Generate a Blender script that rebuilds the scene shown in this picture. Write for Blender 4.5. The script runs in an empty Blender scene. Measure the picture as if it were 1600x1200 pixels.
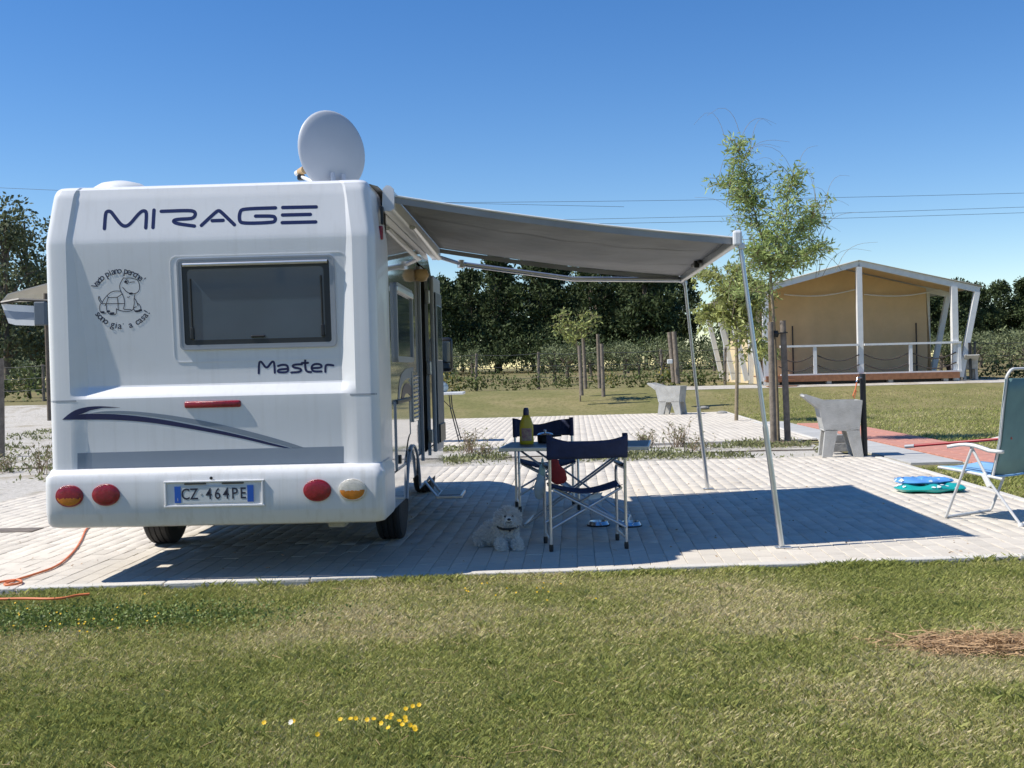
import bpy, bmesh, math, random
import numpy as np
from mathutils import Vector, Matrix

R = math.radians
PI = math.pi
sc = bpy.context.scene
COL = sc.collection
rng = np.random.default_rng(7)
random.seed(7)

# ------------------------------------------------------------------ camera
CAM_H = 1.43
FPX = 1700.0
def _n(v): return v / np.linalg.norm(v)
_cy = _n(np.array([47., 26., -FPX]))
_cx = np.array([1., .0244, 0.]); _cx = _n(_cx - _cy * (_cx @ _cy))
_cz = np.cross(_cx, _cy)
CR = np.stack([_cx, _cy, _cz])            # world = CR @ camera
cam_d = bpy.data.cameras.new('camera')
cam = bpy.data.objects.new('camera', cam_d); COL.objects.link(cam)
cam_d.sensor_width = 36.0; cam_d.lens = FPX / 1600.0 * 36.0
cam_d.clip_start = 0.1; cam_d.clip_end = 3000
m4 = Matrix([list(CR[i]) + [0.0] for i in range(3)] + [[0, 0, 0, 1]])
m4.translation = Vector((0, 0, CAM_H))
cam.matrix_world = m4
sc.camera = cam

def at(px, py, Y):                        # survey helper: photo point at a known distance
    r = CR @ np.array([px - 800., 600. - py, -FPX]); t = Y / r[1]
    return Vector((t * r[0], Y, CAM_H + t * r[2]))
def gnd(px, py, z=0.0):
    r = CR @ np.array([px - 800., 600. - py, -FPX]); t = (z - CAM_H) / r[2]
    return Vector((t * r[0], t * r[1], z))

# ------------------------------------------------------------------ sky and sun
TRAVEL = Vector((.785, .15, -1.0)).normalized()
to_sun = -TRAVEL
EL = math.asin(to_sun.z)
AZ = math.atan2(to_sun.x, to_sun.y)       # clockwise from +Y
w = bpy.data.worlds.new('World'); sc.world = w; w.use_nodes = True
nt = w.node_tree; nt.nodes.clear()
out = nt.nodes.new('ShaderNodeOutputWorld'); bg = nt.nodes.new('ShaderNodeBackground')
sky = nt.nodes.new('ShaderNodeTexSky'); sky.sky_type = 'NISHITA'; sky.sun_disc = False
sky.sun_elevation = EL; sky.sun_rotation = AZ
sky.altitude = 200; sky.air_density = 1.0; sky.dust_density = 0.0; sky.ozone_density = 2.2
bg.inputs['Strength'].default_value = 0.10
hs_ = nt.nodes.new('ShaderNodeHueSaturation'); hs_.inputs['Saturation'].default_value = 1.34; hs_.inputs['Hue'].default_value = .509
nt.links.new(sky.outputs[0], hs_.inputs['Color']); nt.links.new(hs_.outputs[0], bg.inputs['Color']); nt.links.new(bg.outputs[0], out.inputs[0])
sun_d = bpy.data.lights.new('sun', 'SUN'); sun_d.energy = 4.2; sun_d.angle = R(0.53); sun_d.color = (1.0, .95, .865)
sun = bpy.data.objects.new('sun', sun_d); COL.objects.link(sun)
sun.rotation_euler = TRAVEL.to_track_quat('-Z', 'Y').to_euler(); sun.location = (-20, -5, 30)
sc.view_settings.view_transform = 'Standard'; sc.view_settings.look = 'None'
sc.view_settings.gamma = 1.0; sc.view_settings.exposure = 0.52; sc.view_settings.use_curve_mapping = False

# ------------------------------------------------------------------ materials
MATS = {}
def mat(name, col, rough=.5, metal=0., var=0., vscale=3., bump=0., bscale=40., coat=0., spec=.5, col2=None,
        island=0., objrand=0., trans=0., dirt=None, detail=4., streak=None):
    """principled material: colour varied by noise, by piece and by object, with fine relief"""
    m = bpy.data.materials.new(name); m.use_nodes = True; t = m.node_tree
    b = t.nodes['Principled BSDF']
    b.inputs['Roughness'].default_value = rough; b.inputs['Metallic'].default_value = metal
    b.inputs['Specular IOR Level'].default_value = spec
    b.inputs['Coat Weight'].default_value = coat; b.inputs['Coat Roughness'].default_value = .05
    L = t.links.new
    c4 = (*col, 1)
    b.inputs['Base Color'].default_value = c4
    cur = None
    tc = t.nodes.new('ShaderNodeTexCoord')
    if var > 0 or col2:
        nz = t.nodes.new('ShaderNodeTexNoise'); nz.inputs['Scale'].default_value = vscale; nz.inputs['Detail'].default_value = detail
        nz.inputs['Roughness'].default_value = .6
        L(tc.outputs['Object'], nz.inputs['Vector'])
        rp = t.nodes.new('ShaderNodeValToRGB')
        rp.color_ramp.elements[0].position = .32; rp.color_ramp.elements[1].position = .68
        if col2:
            rp.color_ramp.elements[0].color = c4; rp.color_ramp.elements[1].color = (*col2, 1)
        else:
            rp.color_ramp.elements[0].color = (*[x * (1 - var) for x in col], 1)
            rp.color_ramp.elements[1].color = (*[min(1, x * (1 + var)) for x in col], 1)
        L(nz.outputs['Fac'], rp.inputs['Fac']); cur = rp.outputs['Color']
    if dirt:                                  # (colour, scale, amount)
        nz = t.nodes.new('ShaderNodeTexNoise'); nz.inputs['Scale'].default_value = dirt[1]; nz.inputs['Detail'].default_value = 8
        nz.inputs['Roughness'].default_value = .7
        L(tc.outputs['Object'], nz.inputs['Vector'])
        mr = t.nodes.new('ShaderNodeMapRange'); mr.inputs['From Min'].default_value = .5; mr.inputs['From Max'].default_value = .75
        mr.inputs['To Max'].default_value = dirt[2]
        L(nz.outputs['Fac'], mr.inputs['Value'])
        mx = t.nodes.new('ShaderNodeMixRGB'); mx.inputs[1].default_value = c4; mx.inputs[2].default_value = (*dirt[0], 1)
        if cur: L(cur, mx.inputs[1])
        L(mr.outputs[0], mx.inputs[0]); cur = mx.outputs[0]
    if streak:                                # (colour, amount): thin rain streaks running down
        mp = t.nodes.new('ShaderNodeMapping'); mp.inputs['Scale'].default_value = (26, 26, .7); L(tc.outputs['Object'], mp.inputs[0])
        nz = t.nodes.new('ShaderNodeTexNoise'); nz.inputs['Scale'].default_value = 1.; nz.inputs['Detail'].default_value = 5
        L(mp.outputs[0], nz.inputs['Vector'])
        mr = t.nodes.new('ShaderNodeMapRange'); mr.inputs['From Min'].default_value = .52; mr.inputs['From Max'].default_value = .8; mr.inputs['To Max'].default_value = streak[1]
        L(nz.outputs['Fac'], mr.inputs['Value'])
        mx = t.nodes.new('ShaderNodeMixRGB'); mx.inputs[1].default_value = c4; mx.inputs[2].default_value = (*streak[0], 1)
        if cur: L(cur, mx.inputs[1])
        L(mr.outputs[0], mx.inputs[0]); cur = mx.outputs[0]
    if island or objrand:
        g = t.nodes.new('ShaderNodeNewGeometry'); oi = t.nodes.new('ShaderNodeObjectInfo')
        ad = t.nodes.new('ShaderNodeMath'); ad.operation = 'ADD'
        if island: L(g.outputs['Random Per Island'], ad.inputs[0])
        else: ad.inputs[0].default_value = 0
        if objrand: L(oi.outputs['Random'], ad.inputs[1])
        else: ad.inputs[1].default_value = 0
        fr = t.nodes.new('ShaderNodeMath'); fr.operation = 'FRACT'; L(ad.outputs[0], fr.inputs[0])
        mr = t.nodes.new('ShaderNodeMapRange'); a = max(island, objrand)
        mr.inputs['To Min'].default_value = 1 - a; mr.inputs['To Max'].default_value = 1 + a
        L(fr.outputs[0], mr.inputs['Value'])
        hs = t.nodes.new('ShaderNodeHueSaturation'); hs.inputs['Color'].default_value = c4
        if cur: L(cur, hs.inputs['Color'])
        L(mr.outputs[0], hs.inputs['Value']); cur = hs.outputs['Color']
    if cur: L(cur, b.inputs['Base Color'])
    if bump > 0:
        nb = t.nodes.new('ShaderNodeTexNoise'); nb.inputs['Scale'].default_value = bscale; nb.inputs['Detail'].default_value = 5
        L(tc.outputs['Object'], nb.inputs['Vector'])
        bp = t.nodes.new('ShaderNodeBump'); bp.inputs['Strength'].default_value = bump; bp.inputs['Distance'].default_value = .02
        L(nb.outputs['Fac'], bp.inputs['Height']); L(bp.outputs[0], b.inputs['Normal'])
    if trans > 0:
        tr = t.nodes.new('ShaderNodeBsdfTranslucent'); mxs = t.nodes.new('ShaderNodeMixShader'); mxs.inputs[0].default_value = trans
        if cur: L(cur, tr.inputs['Color'])
        else: tr.inputs['Color'].default_value = c4
        o = t.nodes['Material Output']
        L(b.outputs[0], mxs.inputs[1]); L(tr.outputs[0], mxs.inputs[2]); L(mxs.outputs[0], o.inputs[0])
    MATS[name] = m
    return m

def attr_mat(name, rough=.7, trans=.25):
    """natural colour stored per blade"""
    m = bpy.data.materials.new(name); m.use_nodes = True; t = m.node_tree; b = t.nodes['Principled BSDF']
    b.inputs['Roughness'].default_value = rough; b.inputs['Specular IOR Level'].default_value = .25
    a = t.nodes.new('ShaderNodeAttribute'); a.attribute_name = 'Col'
    tr = t.nodes.new('ShaderNodeBsdfTranslucent'); mx = t.nodes.new('ShaderNodeMixShader'); mx.inputs[0].default_value = trans
    t.links.new(a.outputs['Color'], b.inputs['Base Color']); t.links.new(a.outputs['Color'], tr.inputs['Color'])
    t.links.new(b.outputs[0], mx.inputs[1]); t.links.new(tr.outputs[0], mx.inputs[2])
    t.links.new(mx.outputs[0], t.nodes['Material Output'].inputs[0])
    return m

M = {}
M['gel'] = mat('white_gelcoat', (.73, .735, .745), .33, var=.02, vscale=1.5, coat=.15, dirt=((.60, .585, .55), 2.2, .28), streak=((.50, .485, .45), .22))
M['side'] = mat('shade_toned_white_sheet', (.50, .505, .51), .06, coat=1., spec=.8, var=.015, vscale=1.2)  # glossy white sheet, base colour darkened for the shade on the awning side
M['bump'] = mat('white_bumper', (.70, .70, .70), .38, var=.02, vscale=2, coat=.1, dirt=((.50, .46, .39), 3.0, .35), streak=((.45, .42, .36), .4))
M['navy'] = mat('navy_vinyl', (.012, .018, .085), .35, var=.1)
M['grey_vinyl'] = mat('grey_vinyl', (.235, .275, .33), .4, var=.04)
M['ink'] = mat('dark_ink', (.02, .024, .05), .4)
M['red_lens'] = mat('red_lens', (.27, .010, .020), .22, coat=.3, var=.25, vscale=30, bump=.25, bscale=160)
M['amber_lens'] = mat('amber_lens', (.58, .19, .02), .22, coat=.3, var=.2, vscale=30, bump=.25, bscale=160)
M['clear_lens'] = mat('clear_lens', (.56, .53, .46), .2, coat=.4, var=.15, vscale=30, bump=.25, bscale=160)
M['rim'] = mat('grey_plastic', (.33, .35, .38), .4, var=.05)
M['dark_rim'] = mat('dark_rubber_seal', (.025, .03, .035), .45)
M['glass'] = mat('tinted_acrylic', (.075, .112, .155), .05, spec=.75, coat=.3, var=.12, vscale=1.2)
M['black'] = mat('black_plastic', (.014, .015, .017), .4, var=.1)
M['rubber'] = mat('tyre_rubber', (.022, .022, .024), .75, var=.2, bump=.2, bscale=80)
M['alu'] = mat('aluminium', (.60, .61, .62), .32, metal=.85, var=.06, vscale=12)
M['alu_paint'] = mat('white_powder_coat', (.60, .60, .59), .35, var=.04)
M['steel'] = mat('steel', (.55, .56, .58), .2, metal=1., var=.05)
M['dish'] = mat('dish_grey', (.52, .54, .57), .45, var=.03)
M['beige_lnb'] = mat('tan_plastic', (.55, .36, .17), .45, var=.06)
M['awn'] = mat('awning_vinyl', (.33, .33, .325), .6, var=.16, vscale=1.6, bump=.5, bscale=5, trans=.08, dirt=((.22, .20, .17), 1.3, .5))
M['case'] = mat('awning_case_white', (.70, .71, .72), .35, var=.03)
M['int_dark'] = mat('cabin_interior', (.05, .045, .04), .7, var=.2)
M['plate'] = mat('plate_white', (.58, .60, .60), .35, var=.03)
M['plate_blue'] = mat('plate_blue', (.01, .09, .42), .35, var=.05)
M['paver'] = mat('concrete_paver', (.595, .54, .455), .85, var=.07, vscale=7, bump=.25, bscale=90, island=.07, objrand=.07,
                 dirt=((.34, .30, .25), 1.1, .55))
M['kerb'] = mat('concrete_kerb', (.60, .565, .50), .85, var=.08, vscale=5, bump=.25, bscale=70, objrand=.05, dirt=((.36, .32, .27), 2, .35))
M['joint'] = mat('joint_sand', (.46, .415, .345), .95, var=.3, vscale=8)
M['conc'] = mat('cast_concrete', (.42, .415, .39), .85, var=.13, vscale=4, bump=.3, bscale=60, dirt=((.24, .22, .18), 5, .5))
M['wood_stake'] = mat('weathered_stake', (.20, .165, .13), .85, var=.3, vscale=9, bump=.4, bscale=30)
M['deck'] = mat('brown_deck', (.30, .135, .065), .7, var=.2, vscale=8, objrand=.12)
M['white_wood'] = mat('white_timber', (.70, .70, .69), .6, var=.06, vscale=6)
M['canvas'] = mat('beige_canvas', (.72, .53, .30), .8, var=.06, vscale=1.6, bump=.3, bscale=1.6, trans=.2)
M['canvas_side'] = mat('cream_canvas', (.72, .58, .36), .8, var=.05, vscale=1.4, bump=.3, bscale=2, trans=.1)
M['roofcloth'] = mat('roof_canvas', (.62, .60, .55), .8, var=.05, trans=.3)
M['rope'] = mat('dark_rope', (.06, .05, .045), .9)
M['pink'] = mat('pink_paver', (.50, .225, .165), .9, var=.14, vscale=5, bump=.2, bscale=60, dirt=((.40, .30, .24), 1.3, .6))
M['greyslab'] = mat('grey_slab', (.42, .415, .395), .9, var=.1, vscale=3, bump=.2, bscale=60, objrand=.08)
M['navy_cloth'] = mat('navy_canvas', (.020, .028, .075), .85, var=.18, vscale=10, bump=.2, bscale=60)
M['tabletop'] = mat('grey_table', (.085, .11, .135), .5, var=.06)
M['yellow'] = mat('yellow_plastic', (.62, .45, .02), .3, var=.05)
M['label'] = mat('bottle_label', (.55, .42, .25), .5, col2=(.30, .10, .16), vscale=26)
M['navy_cap'] = mat('navy_cap', (.03, .03, .09), .35)
M['dog'] = mat('dog_skin', (.76, .73, .68), .9, var=.06)
M['fur'] = mat('dog_fur', (.86, .83, .78), .8, island=.10, trans=.25)
M['teal_mesh'] = mat('teal_mesh_fabric', (.19, .32, .32), .7, var=.1, vscale=5, trans=.2)
M['teal_edge'] = mat('teal_fabric_edge', (.055, .12, .13), .7, var=.1)
M['blue_seat'] = mat('light_blue_fabric', (.22, .42, .66), .7, var=.08, vscale=6)
M['white_pl'] = mat('white_plastic', (.72, .72, .69), .35, var=.02)
M['red_pole'] = mat('red_painted_tube', (.30, .015, .022), .35)
M['orange'] = mat('orange_cable', (.72, .20, .07), .5)
M['ring_teal'] = mat('teal_vinyl', (.015, .36, .33), .3, coat=.5, var=.1, vscale=9)
M['ring_blue'] = mat('blue_vinyl', (.12, .33, .72), .3, coat=.5, var=.12, vscale=9)
M['ring_white'] = mat('white_vinyl_print', (.72, .78, .80), .35)
M['red_cloth'] = mat('red_cloth', (.34, .025, .02), .8, var=.15, vscale=8)
M['white_bag'] = mat('pale_mesh_bag', (.50, .58, .60), .7, var=.12, vscale=14, trans=.3)
M['green_bag'] = mat('green_plastic_film', (.33, .45, .40), .5, var=.1)
M['bark'] = mat('bark', (.13, .105, .08), .9, var=.3, vscale=8, bump=.5, bscale=25)
M['bark_young'] = mat('young_bark', (.25, .20, .13), .85, var=.25, vscale=14)
M['twig'] = mat('dry_twig', (.26, .18, .11), .9, var=.2)
M['leaf_pine'] = mat('pine_needles', (.058, .080, .030), .7, island=.5, objrand=.25, trans=.12, spec=.2)
M['leaf_euc'] = mat('eucalyptus_leaves', (.12, .14, .075), .65, island=.4, objrand=.15, trans=.15, spec=.2)
M['leaf_olive'] = mat('olive_leaves', (.175, .20, .10), .65, island=.35, objrand=.15, trans=.15, spec=.2)
M['leaf_young'] = mat('willow_leaves', (.34, .42, .15), .5, island=.40, trans=.42, spec=.35)
M['leaf_pepper'] = mat('light_green_leaves', (.33, .36, .12), .55, island=.4, trans=.3, spec=.3)
M['leaf_shrub'] = mat('shrub_leaves', (.10, .125, .04), .65, island=.45, objrand=.35, trans=.2, spec=.2)
M['leaf_yel'] = mat('yellow_bloom', (.42, .33, .05), .7, island=.3, trans=.2)
M['leaf_weed'] = mat('weed_leaves', (.20, .21, .085), .65, island=.5, trans=.2)
M['leaf_clover'] = mat('clover_leaves', (.17, .225, .055), .6, island=.4, trans=.25)
M['petal'] = mat('yellow_petal', (.80, .50, .01), .6, island=.15, trans=.2)
M['petal_w'] = mat('white_petal', (.75, .73, .62), .6, trans=.2)
M['straw'] = mat('dry_straw', (.42, .27, .14), .8, island=.4, trans=.1)
M['wire'] = mat('dark_wire', (.05, .055, .06), .6)
M['stone'] = mat('grey_stone', (.30, .29, .27), .9, var=.2, vscale=8, bump=.4, bscale=30)
M['soil'] = mat('bare_soil', (.20, .145, .095), .95, var=.25, vscale=4, bump=.5, bscale=20)
M['cover'] = mat('iron_cover', (.16, .13, .10), .7, var=.3, vscale=12)

# ground materials with patches
def ground_mat(name, stops, scale, fine, finecol, fineamt, bumpst=.4):
    m = bpy.data.materials.new(name); m.use_nodes = True; t = m.node_tree; b = t.nodes['Principled BSDF']
    b.inputs['Roughness'].default_value = .95; b.inputs['Specular IOR Level'].default_value = .15
    L = t.links.new; tc = t.nodes.new('ShaderNodeTexCoord')
    nz = t.nodes.new('ShaderNodeTexNoise'); nz.inputs['Scale'].default_value = scale; nz.inputs['Detail'].default_value = 8; nz.inputs['Roughness'].default_value = .65
    L(tc.outputs['Object'], nz.inputs['Vector'])
    rp = t.nodes.new('ShaderNodeValToRGB'); cr = rp.color_ramp
    while len(cr.elements) < len(stops): cr.elements.new(.5)
    for e, (p, c) in zip(cr.elements, stops): e.position = p; e.color = (*c, 1)
    L(nz.outputs['Fac'], rp.inputs['Fac'])
    n2 = t.nodes.new('ShaderNodeTexNoise'); n2.inputs['Scale'].default_value = fine; n2.inputs['Detail'].default_value = 4; n2.inputs['Roughness'].default_value = .75
    mp = t.nodes.new('ShaderNodeMapping'); mp.inputs['Scale'].default_value = (1, .45, 1)
    L(tc.outputs['Object'], mp.inputs[0]); L(mp.outputs[0], n2.inputs['Vector'])
    mr = t.nodes.new('ShaderNodeMapRange'); mr.inputs['From Min'].default_value = .45; mr.inputs['From Max'].default_value = .7; mr.inputs['To Max'].default_value = fineamt
    L(n2.outputs['Fac'], mr.inputs['Value'])
    mx = t.nodes.new('ShaderNodeMixRGB'); mx.inputs[2].default_value = (*finecol, 1)
    L(mr.outputs[0], mx.inputs[0]); L(rp.outputs[0], mx.inputs[1]); L(mx.outputs[0], b.inputs['Base Color'])
    bp = t.nodes.new('ShaderNodeBump'); bp.inputs['Strength'].default_value = bumpst; bp.inputs['Distance'].default_value = .03
    L(n2.outputs['Fac'], bp.inputs['Height']); L(bp.outputs[0], b.inputs['Normal'])
    return m
M['field'] = ground_mat('field_ground', [(.35, (.15, .14, .055)), (.5, (.21, .185, .085)), (.62, (.22, .165, .09)), (.75, (.16, .155, .06))], .12, 3.0, (.09, .10, .035), .6)
M['lawn_near'] = ground_mat('lawn_soil', [(.35, (.19, .18, .08)), (.55, (.25, .22, .12)), (.7, (.18, .19, .07))], .8, 40, (.11, .10, .05), .6)
M['lawn_far'] = ground_mat('lawn_turf', [(.3, (.145, .150, .05)), (.48, (.20, .185, .075)), (.62, (.26, .22, .105)), (.75, (.165, .165, .055))], .45, 9, (.10, .10, .035), .65)
M['gravel'] = ground_mat('white_gravel', [(.3, (.44, .41, .36)), (.5, (.52, .49, .44)), (.62, (.36, .32, .25)), (.75, (.50, .47, .42))], .9, 22, (.22, .20, .15), .55)

# ------------------------------------------------------------------ builders
class MB:
    def __init__(s): s.v = []; s.f = []; s.mi = []
    def add(s, vs, fs, mi=0):
        o = len(s.v); s.v += [tuple(v) for v in vs]; s.f += [tuple(i + o for i in f) for f in fs]; s.mi += [mi] * len(fs); return s
    def box(s, c, d, rz=0., bev=0., rx=0., ry=0., mi=0):
        """box with optionally chamfered edges"""
        hx, hy, hz = d[0] / 2, d[1] / 2, d[2] / 2
        rot = Matrix.Rotation(rz, 3, 'Z') @ Matrix.Rotation(ry, 3, 'Y') @ Matrix.Rotation(rx, 3, 'X'); c = Vector(c)
        if bev <= 0:
            P = [(-hx, -hy, -hz), (hx, -hy, -hz), (hx, hy, -hz), (-hx, hy, -hz), (-hx, -hy, hz), (hx, -hy, hz), (hx, hy, hz), (-hx, hy, hz)]
            F = [(0, 3, 2, 1), (4, 5, 6, 7), (0, 1, 5, 4), (1, 2, 6, 5), (2, 3, 7, 6), (3, 0, 4, 7)]
            return s.add([c + rot @ Vector(p) for p in P], F, mi)
        b = min(bev, hx * .9, hy * .9, hz * .9)
        bm = bmesh.new(); bmesh.ops.create_cube(bm, size=1)
        for v in bm.verts: v.co = Vector((v.co.x * 2 * hx, v.co.y * 2 * hy, v.co.z * 2 * hz))
        bmesh.ops.bevel(bm, geom=bm.edges[:], offset=b, segments=2, affect='EDGES', profile=.5)
        bm.verts.index_update()
        s.add([c + rot @ v.co for v in bm.verts], [[v.index for v in f.verts] for f in bm.faces], mi); bm.free(); return s
    def tube(s, pts, r, n=8, cap=True, mi=0, squash=1.):
        pts = [Vector(p) for p in pts]
        rs = r if isinstance(r, (list, tuple)) else [r] * len(pts)
        V = []; F = []; prev = None
        for i, p in enumerate(pts):
            if i == 0: t = pts[1] - p
            elif i == len(pts) - 1: t = p - pts[i - 1]
            else: t = (pts[i + 1] - p).normalized() + (p - pts[i - 1]).normalized()
            t = t.normalized()
            if prev is None:
                u = t.cross(Vector((0, 0, 1)))
                if u.length < .05: u = t.cross(Vector((1, 0, 0)))
            else:
                u = prev - t * prev.dot(t)
                if u.length < 1e-4: u = t.cross(Vector((0, 0, 1)))
            u.normalize(); q = t.cross(u); prev = u
            for k in range(n):
                a = 2 * PI * k / n
                V.append(p + (u * math.cos(a) + q * math.sin(a) * squash) * rs[i])
        for i in range(len(pts) - 1):
            for k in range(n):
                F.append((i * n + k, i * n + (k + 1) % n, (i + 1) * n + (k + 1) % n, (i + 1) * n + k))
        if cap:
            F.append(tuple(range(n - 1, -1, -1))); F.append(tuple((len(pts) - 1) * n + k for k in range(n)))
        return s.add(V, F, mi)
    def lathe(s, prof, c=(0, 0, 0), n=24, axis='Z', sx=1., sy=1., mi=0, rot=None):
        V = []; F = []; c = Vector(c)
        for r_, h in prof:
            for k in range(n):
                a = 2 * PI * k / n; p = Vector((r_ * sx * math.cos(a), r_ * sy * math.sin(a), h))
                if axis == 'Y': p = Vector((p.x, -p.z, p.y))
                if axis == 'X': p = Vector((p.z, p.x, p.y))
                if rot is not None: p = rot @ p
                V.append(c + p)
        for i in range(len(prof) - 1):
            for k in range(n):
                F.append((i * n + k, i * n + (k + 1) % n, (i + 1) * n + (k + 1) % n, (i + 1) * n + k))
        F.append(tuple(range(n - 1, -1, -1))); F.append(tuple((len(prof) - 1) * n + k for k in range(n)))
        return s.add(V, F, mi)
    def grid(s, pts, mi=0, close=False):
        """rows of points -> quads"""
        nr, nc = len(pts), len(pts[0]); V = [p for row in pts for p in row]; F = []
        for i in range(nr - 1):
            for j in range(nc if close else nc - 1):
                k = (j + 1) % nc
                F.append((i * nc + j, i * nc + k, (i + 1) * nc + k, (i + 1) * nc + j))
        return s.add(V, F, mi)
    def prism(s, poly, lo, hi, axis='Z', mi=0):
        n = len(poly)
        def P(a, b, c): return (a, b, c) if axis == 'Z' else ((a, c, b) if axis == 'Y' else (c, a, b))
        V = [P(a, b, lo) for a, b in poly] + [P(a, b, hi) for a, b in poly]
        F = [tuple(range(n - 1, -1, -1)), tuple(range(n, 2 * n))] + [(i, (i + 1) % n, n + (i + 1) % n, n + i) for i in range(n)]
        return s.add(V, F, mi)
    def build(s, name, m, parent=None, smooth=None, fix=True):
        me = bpy.data.meshes.new(name); me.from_pydata(s.v, [], s.f)
        for x in (m if isinstance(m, (list, tuple)) else [m]): me.materials.append(x)
        if any(s.mi): me.polygons.foreach_set('material_index', s.mi)
        if fix:
            bm = bmesh.new(); bm.from_mesh(me); bmesh.ops.recalc_face_normals(bm, faces=bm.faces); bm.to_mesh(me); bm.free()
        if smooth is not None:
            me.shade_smooth(); me.set_sharp_from_angle(angle=R(smooth))
        return link(name, me, parent)

def link(name, me, parent=None):
    o = bpy.data.objects.new(name, me); COL.objects.link(o)
    if parent: o.parent = parent
    return o
def tag(o, label=None, cat=None, group=None, kind=None):
    if label: o['label'] = label
    if cat: o['category'] = cat
    if group: o['group'] = group
    if kind: o['kind'] = kind
    return o
def empty(name, loc, label=None, cat=None, group=None, rz=0.):
    o = bpy.data.objects.new(name, None); COL.objects.link(o); o.location = loc; o.rotation_euler.z = rz; o.empty_display_size = .1
    return tag(o, label, cat, group)
def np_mesh(name, V, Q, m, parent=None, col=None, smooth=False):
    """large mesh from numpy arrays, Q = (n, k) faces"""
    me = bpy.data.meshes.new(name); V = np.asarray(V, np.float32); Q = np.asarray(Q, np.int32); k = Q.shape[1]
    me.vertices.add(len(V)); me.vertices.foreach_set('co', V.ravel())
    me.loops.add(Q.size); me.loops.foreach_set('vertex_index', Q.ravel())
    me.polygons.add(len(Q)); me.polygons.foreach_set('loop_start', np.arange(0, Q.size, k, dtype=np.int32))
    me.polygons.foreach_set('loop_total', np.full(len(Q), k, np.int32))
    me.update(calc_edges=True)
    if col is not None:
        a = me.color_attributes.new('Col', 'FLOAT_COLOR', 'POINT'); c = np.ones((len(V), 4), np.float32); c[:, :3] = col
        a.data.foreach_set('color', c.ravel())
    me.materials.append(m); me.validate()
    return link(name, me, parent)
def unit(n):
    v = rng.normal(size=(n, 3)); return v / np.linalg.norm(v, axis=1)[:, None]
def leaf_quads(P, size, aspect=.5, bias=None, droop=0.):
    """a small folded leaf (diamond-like quad) at every point"""
    n = len(P); a = unit(n)
    if bias is not None: a = a + bias; a /= np.linalg.norm(a, axis=1)[:, None]
    a[:, 2] -= droop; a /= np.linalg.norm(a, axis=1)[:, None]
    b = np.cross(a, unit(n)); b /= np.linalg.norm(b, axis=1)[:, None] + 1e-9
    s = size * rng.uniform(.6, 1.3, n)[:, None]
    V = np.stack([P, P + a * s * .5 + b * s * aspect * .5, P + a * s, P + a * s * .5 - b * s * aspect * .5], 1).reshape(-1, 3)
    return V, np.arange(4 * n).reshape(n, 4)
def blob_points(blobs, per, shell=.55):
    """points in the outer part of ellipsoid clumps; returns points and outward directions"""
    P = []; D = []
    for (c, r) in blobs:
        n = max(4, int(per * (r[0] * r[1] * r[2]) ** (2 / 3)))
        u = unit(n); q = rng.uniform(shell, 1.05, n)[:, None]
        P.append(np.array(c) + u * q * np.array(r)); D.append(u)
    return np.concatenate(P), np.concatenate(D)
def eval_mesh(name, me, mods):
    o = bpy.data.objects.new('temporary', me); COL.objects.link(o)
    for ty, kw in mods:
        md = o.modifiers.new(ty, ty)
        for k, v in kw.items(): setattr(md, k, v)
    dg = bpy.context.evaluated_depsgraph_get(); dg.update()
    r = bpy.data.meshes.new_from_object(o.evaluated_get(dg)); r.name = name
    bpy.data.objects.remove(o); return r
def blended(name, balls, voxel, m, parent=None, smooth=4):
    """one continuous surface from overlapping ellipsoids (centre, radii, rotation z)"""
    b = MB()
    for e in balls:
        c, r_ = e[0], e[1]; rot = e[2] if len(e) > 2 else Matrix.Identity(3)
        prof = [(math.sin(PI * i / 10) + 1e-4, -math.cos(PI * i / 10)) for i in range(11)]
        V = []; n = 16
        tmp = MB().lathe(prof, n=n)
        b.add([Vector(c) + rot @ Vector((v[0] * r_[0], v[1] * r_[1], v[2] * r_[2])) for v in tmp.v], tmp.f)
    me = bpy.data.meshes.new(name); me.from_pydata(b.v, [], b.f)
    bm = bmesh.new(); bm.from_mesh(me); bmesh.ops.recalc_face_normals(bm, faces=bm.faces); bm.to_mesh(me); bm.free()
    r = eval_mesh(name, me, [('REMESH', dict(mode='VOXEL', voxel_size=voxel)), ('SMOOTH', dict(factor=.5, iterations=smooth))])
    r.materials.clear(); r.materials.append(m); r.shade_smooth()
    return link(name, r, parent)
def text_mesh(s, size, sx=1., bold=0.):
    cu = bpy.data.curves.new('t', 'FONT'); cu.body = s; cu.size = size; cu.align_x = 'CENTER'; cu.align_y = 'CENTER'; cu.offset = bold; cu.extrude = 0
    cu.resolution_u = 3
    o = bpy.data.objects.new('temporary', cu); COL.objects.link(o)
    dg = bpy.context.evaluated_depsgraph_get(); dg.update()
    me = bpy.data.meshes.new_from_object(o.evaluated_get(dg)); bpy.data.objects.remove(o)
    for v in me.vertices: v.co.x *= sx
    return me
def vnoise(x, y, seed=0):
    """smooth value noise on arrays, 0..1"""
    g = np.random.default_rng(seed).random((64, 64)); xi = np.floor(x).astype(int); yi = np.floor(y).astype(int)
    fx = x - xi; fy = y - yi; fx = fx * fx * (3 - 2 * fx); fy = fy * fy * (3 - 2 * fy)
    a = g[xi % 64, yi % 64]; b = g[(xi + 1) % 64, yi % 64]; c = g[xi % 64, (yi + 1) % 64]; d = g[(xi + 1) % 64, (yi + 1) % 64]
    return (a * (1 - fx) + b * fx) * (1 - fy) + (c * (1 - fx) + d * fx) * fy
def sstep(a, b, x):
    t = np.clip((x - a) / (b - a), 0, 1); return t * t * (3 - 2 * t)
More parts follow.
